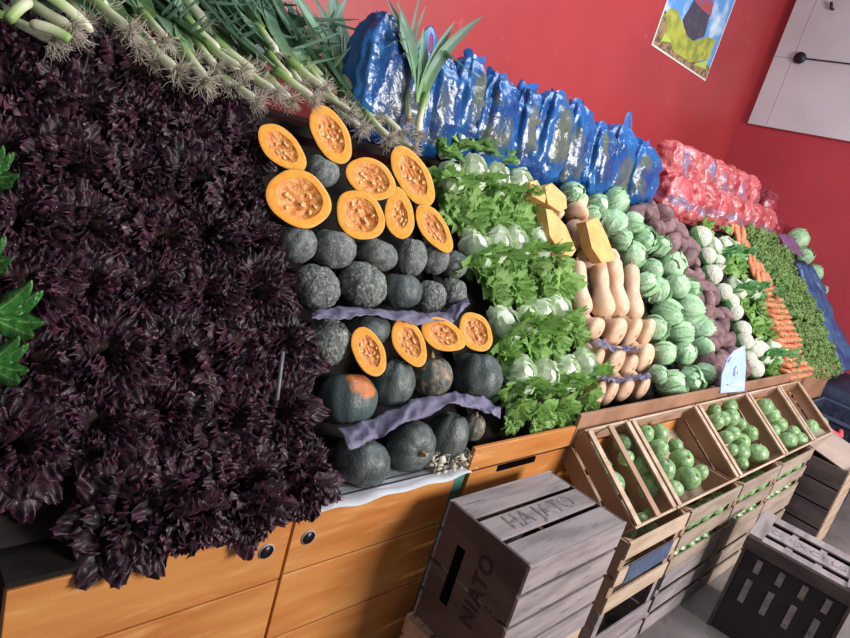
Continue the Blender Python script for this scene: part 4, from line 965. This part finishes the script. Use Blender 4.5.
# grey bag left of blue cloth
# navy covered table
t = empty('covered_table', (6.05, .95, 0)); tag(t, 'low table under a dark navy cloth right of the parsley', 'table')
mb = MB()
def g(u, v):
    a = 2*PI*v; sx = math.copysign(abs(math.cos(a))**.25, math.cos(a)); sy = math.copysign(abs(math.sin(a))**.25, math.sin(a)); 
    if u < .4: k = u/.4; return Vector((sx*.5*k, sy*.33*k, .68+.01*noise.noise(Vector((sx*k*4, sy*k*4, 0)))))
    q = (u-.4)/.6; k = 1+.05*q*math.sin(a*9); return Vector((sx*.5*k, sy*.33*k, .68*(1-q)+.02))
mb.grid(g, 14, 72, True); obj('cloth', mb, 'navy_cloth', t)
for sx in (-1, 1):
    for sy in (-1, 1): obj('leg', MB().box(sx*.42-.02, sx*.42+.02, sy*.26-.02, sy*.26+.02, 0, .66), 'wood_shaded', t, False)
def onion():
    t = empty('onion'); obj('bulb', MB().sphere(lambda d: Vector((d.x, d.y, d.z*.9+.35*max(0, d.z)**8)), 12, 18), 'onion', t)
    obj('roots', MB().tube([(0, 0, -.86), (0, 0, -.98)], [.16, .1], 6), 'leek_root', t); return t
ON = Proto(onion())
for i, (px, py, r) in enumerate([(826, 366, 3.6), (834, 364.5, 3.6), (839.5, 370.5, 4.4), (842, 362, 4.2), (837, 360, 4)]):
    q = onz(px, py, .735); r_ = r*(R.T@np.array([q.x, q.y, q.z-H]))[2]/F
    q = onz(px, py, .69+r_*.9)
    ON.put(frame(q, Vector((0, 0, 1))+jit(rng, .6), jit(rng, 1), r_), 'purple-grey onion on the navy cloth, %s from the left' % ORD[i], 'onion', 'onions on the navy cloth')
# blue plastic crates on the floor, right edge
def blue_crate(M, lab):
    t = empty('plastic_crate'); t.matrix_world = M; tag(t, lab, 'crate', 'dark blue plastic crates')
    mb = MB()
    for (x0, x1, y0, y1) in [(-.28, .28, -.19, -.18), (-.28, .28, .18, .19), (-.28, -.27, -.18, .18), (.27, .28, -.18, .18)]:
        mb.box(x0, x1, y0, y1, .0, .05); mb.box(x0, x1, y0, y1, .25, .30); mb.box(x0, x1, y0, y1, .13, .16)
    for k in range(9):
        x = -.27+k*.0655; mb.box(x, x+.016, -.19, -.18, .05, .25); mb.box(x, x+.016, .18, .19, .05, .25)
    for k in range(6):
        y = -.18+k*.069; mb.box(-.28, -.27, y, y+.014, .05, .25); mb.box(.27, .28, y, y+.014, .05, .25)
    mb.box(-.27, .27, -.18, .18, 0, .012); obj('basket', mb, 'navy_cloth', t, False)
    obj('rim', MB().box(-.29, .29, -.20, -.19, .29, .31).box(-.29, .29, .19, .20, .29, .31).box(-.29, -.28, -.19, .19, .29, .31).box(.28, .29, -.19, .19, .29, .31), 'label_blue', t, False)
blue_crate(TR((5.05, .72, 0)), 'dark blue plastic crate on the floor right of the wooden stacks')
blue_crate(TR((5.06, .73, .312)), 'dark blue plastic crate stacked on another at the right edge')

# crate on the floor in front, its shade put into dark panels
zt = .448
p1 = onz(748.7, 535.7, zt); p2 = onz(765, 513, zt); p3 = onz(848, 593, zt)
ex = (p2-p1).normalized(); ey = Vector((ex.y, -ex.x, 0)); Wd = .33; Ln = .40
t = empty('slatted_crate', (p1.x, p1.y, 0)); tag(t, 'shaded slatted crate with pale top boards standing alone on the floor at the front right', 'crate')
M = Matrix.Identity(4)
for i in range(3): M[i][0] = ex[i]; M[i][1] = ey[i]; M[i][3] = t.location[i]
t.matrix_world = M; s_ = 0
obj('shade_panel', MB().box(.01, .02, .0, Ln, .0, zt-.012), 'ink_and_shade', t, False)  # dark sheet standing in for the crate's unlit inside
obj('side_panel', MB().box(.0, Wd, -.0, .012, .0, zt-.012), 'grey_wood_shaded', t, False)
obj('side_panel', MB().box(.0, Wd, Ln-.012, Ln, .0, zt-.012), 'grey_wood_shaded', t, False)
obj('back_panel', MB().box(Wd-.012, Wd, .012, Ln-.012, .0, zt-.012), 'grey_wood_shaded', t, False)
obj('top_rail', MB().box(-.004, .012, -.005, Ln+.005, zt-.055, zt), 'grey_wood_shaded', t, False, bevel=.002)
obj('top_board', MB().box(.0, .055, 0, Ln, zt-.001, zt+.008), 'grey_wood', t, False, bevel=.002)
tb = obj('top_board', MB().box(.095, .21, 0, Ln, zt-.001, zt+.008), 'grey_wood', t, False, bevel=.002)
obj('top_board', MB().box(.26, Wd, 0, Ln, zt-.001, zt+.008), 'grey_wood', t, False, bevel=.002)
obj('end_board', MB().box(.0, Wd, -.005, .05, zt+.008, zt+.014), 'grey_wood', t, False, bevel=.002)
obj('end_board', MB().box(.0, Wd, Ln-.045, Ln+.005, zt+.008, zt+.014), 'grey_wood', t, False, bevel=.002)
for k in range(2): obj('cross_strip', MB().box(.05, .27, .13+k*.11, .155+k*.11, zt-.012, zt-.002), 'grey_wood', t, False)
writing('O EXCELS', .06, 'ink', Matrix(((0, 1, 0, .15), (1, 0, 0, Ln/2), (0, 0, 1, zt+.0085), (0, 0, 0, 1))), t)
for k in range(4):  # pale bars standing for lit floor seen through the slots
    y = .065+k*.085
    obj('lit_slot_bar', MB().box(.004, .010, y, y+.022, .315, .375), 'grey_wood', t, False)
    obj('lit_slot_bar', MB().box(.004, .010, y-.005, y+.018, .17, .275), 'grey_wood', t, False)

# price sign arch
t = empty('price_sign', (3.36, .97, .80)); tag(t, 'pale blue arched price card standing at the foot of the sweet potatoes', 'sign')
ps = [onplane(x, y, Vector((3.36, .95, .8)), Vector((-.3, -1, .25)).normalized())[0] for x, y in [(720.5, 393), (722, 375), (727, 360), (734, 351), (745, 345.5), (746, 365), (744.5, 391)]]
cc = Vector((3.36, .97, .80)); n = len(ps); mb = MB(); nn = Vector((-.3, -1, .25)).normalized()*.006
mb.add([q-cc for q in ps]+[q-cc-nn for q in ps], [tuple(range(n)), tuple(range(2*n-1, n-1, -1))]+[(i, n+i, n+(i+1) % n, (i+1) % n) for i in range(n)]); obj('card', mb, 'sign_blue', t, False)
mb = MB()
for (a0, b0, a1, b1) in [(737, 366, 738, 374), (729, 362, 733, 357), (728, 385, 741, 384), (735, 376, 736, 368)]:
    pa_ = onplane(a0, b0, Vector((3.36, .942, .8)), nn.normalized())[0]; pb_ = onplane(a1, b1, Vector((3.36, .942, .8)), nn.normalized())[0]
    mb.tube([pa_-cc, pb_-cc], .004, 5)
obj('chalk_marks', mb, 'sign_chalk', t)
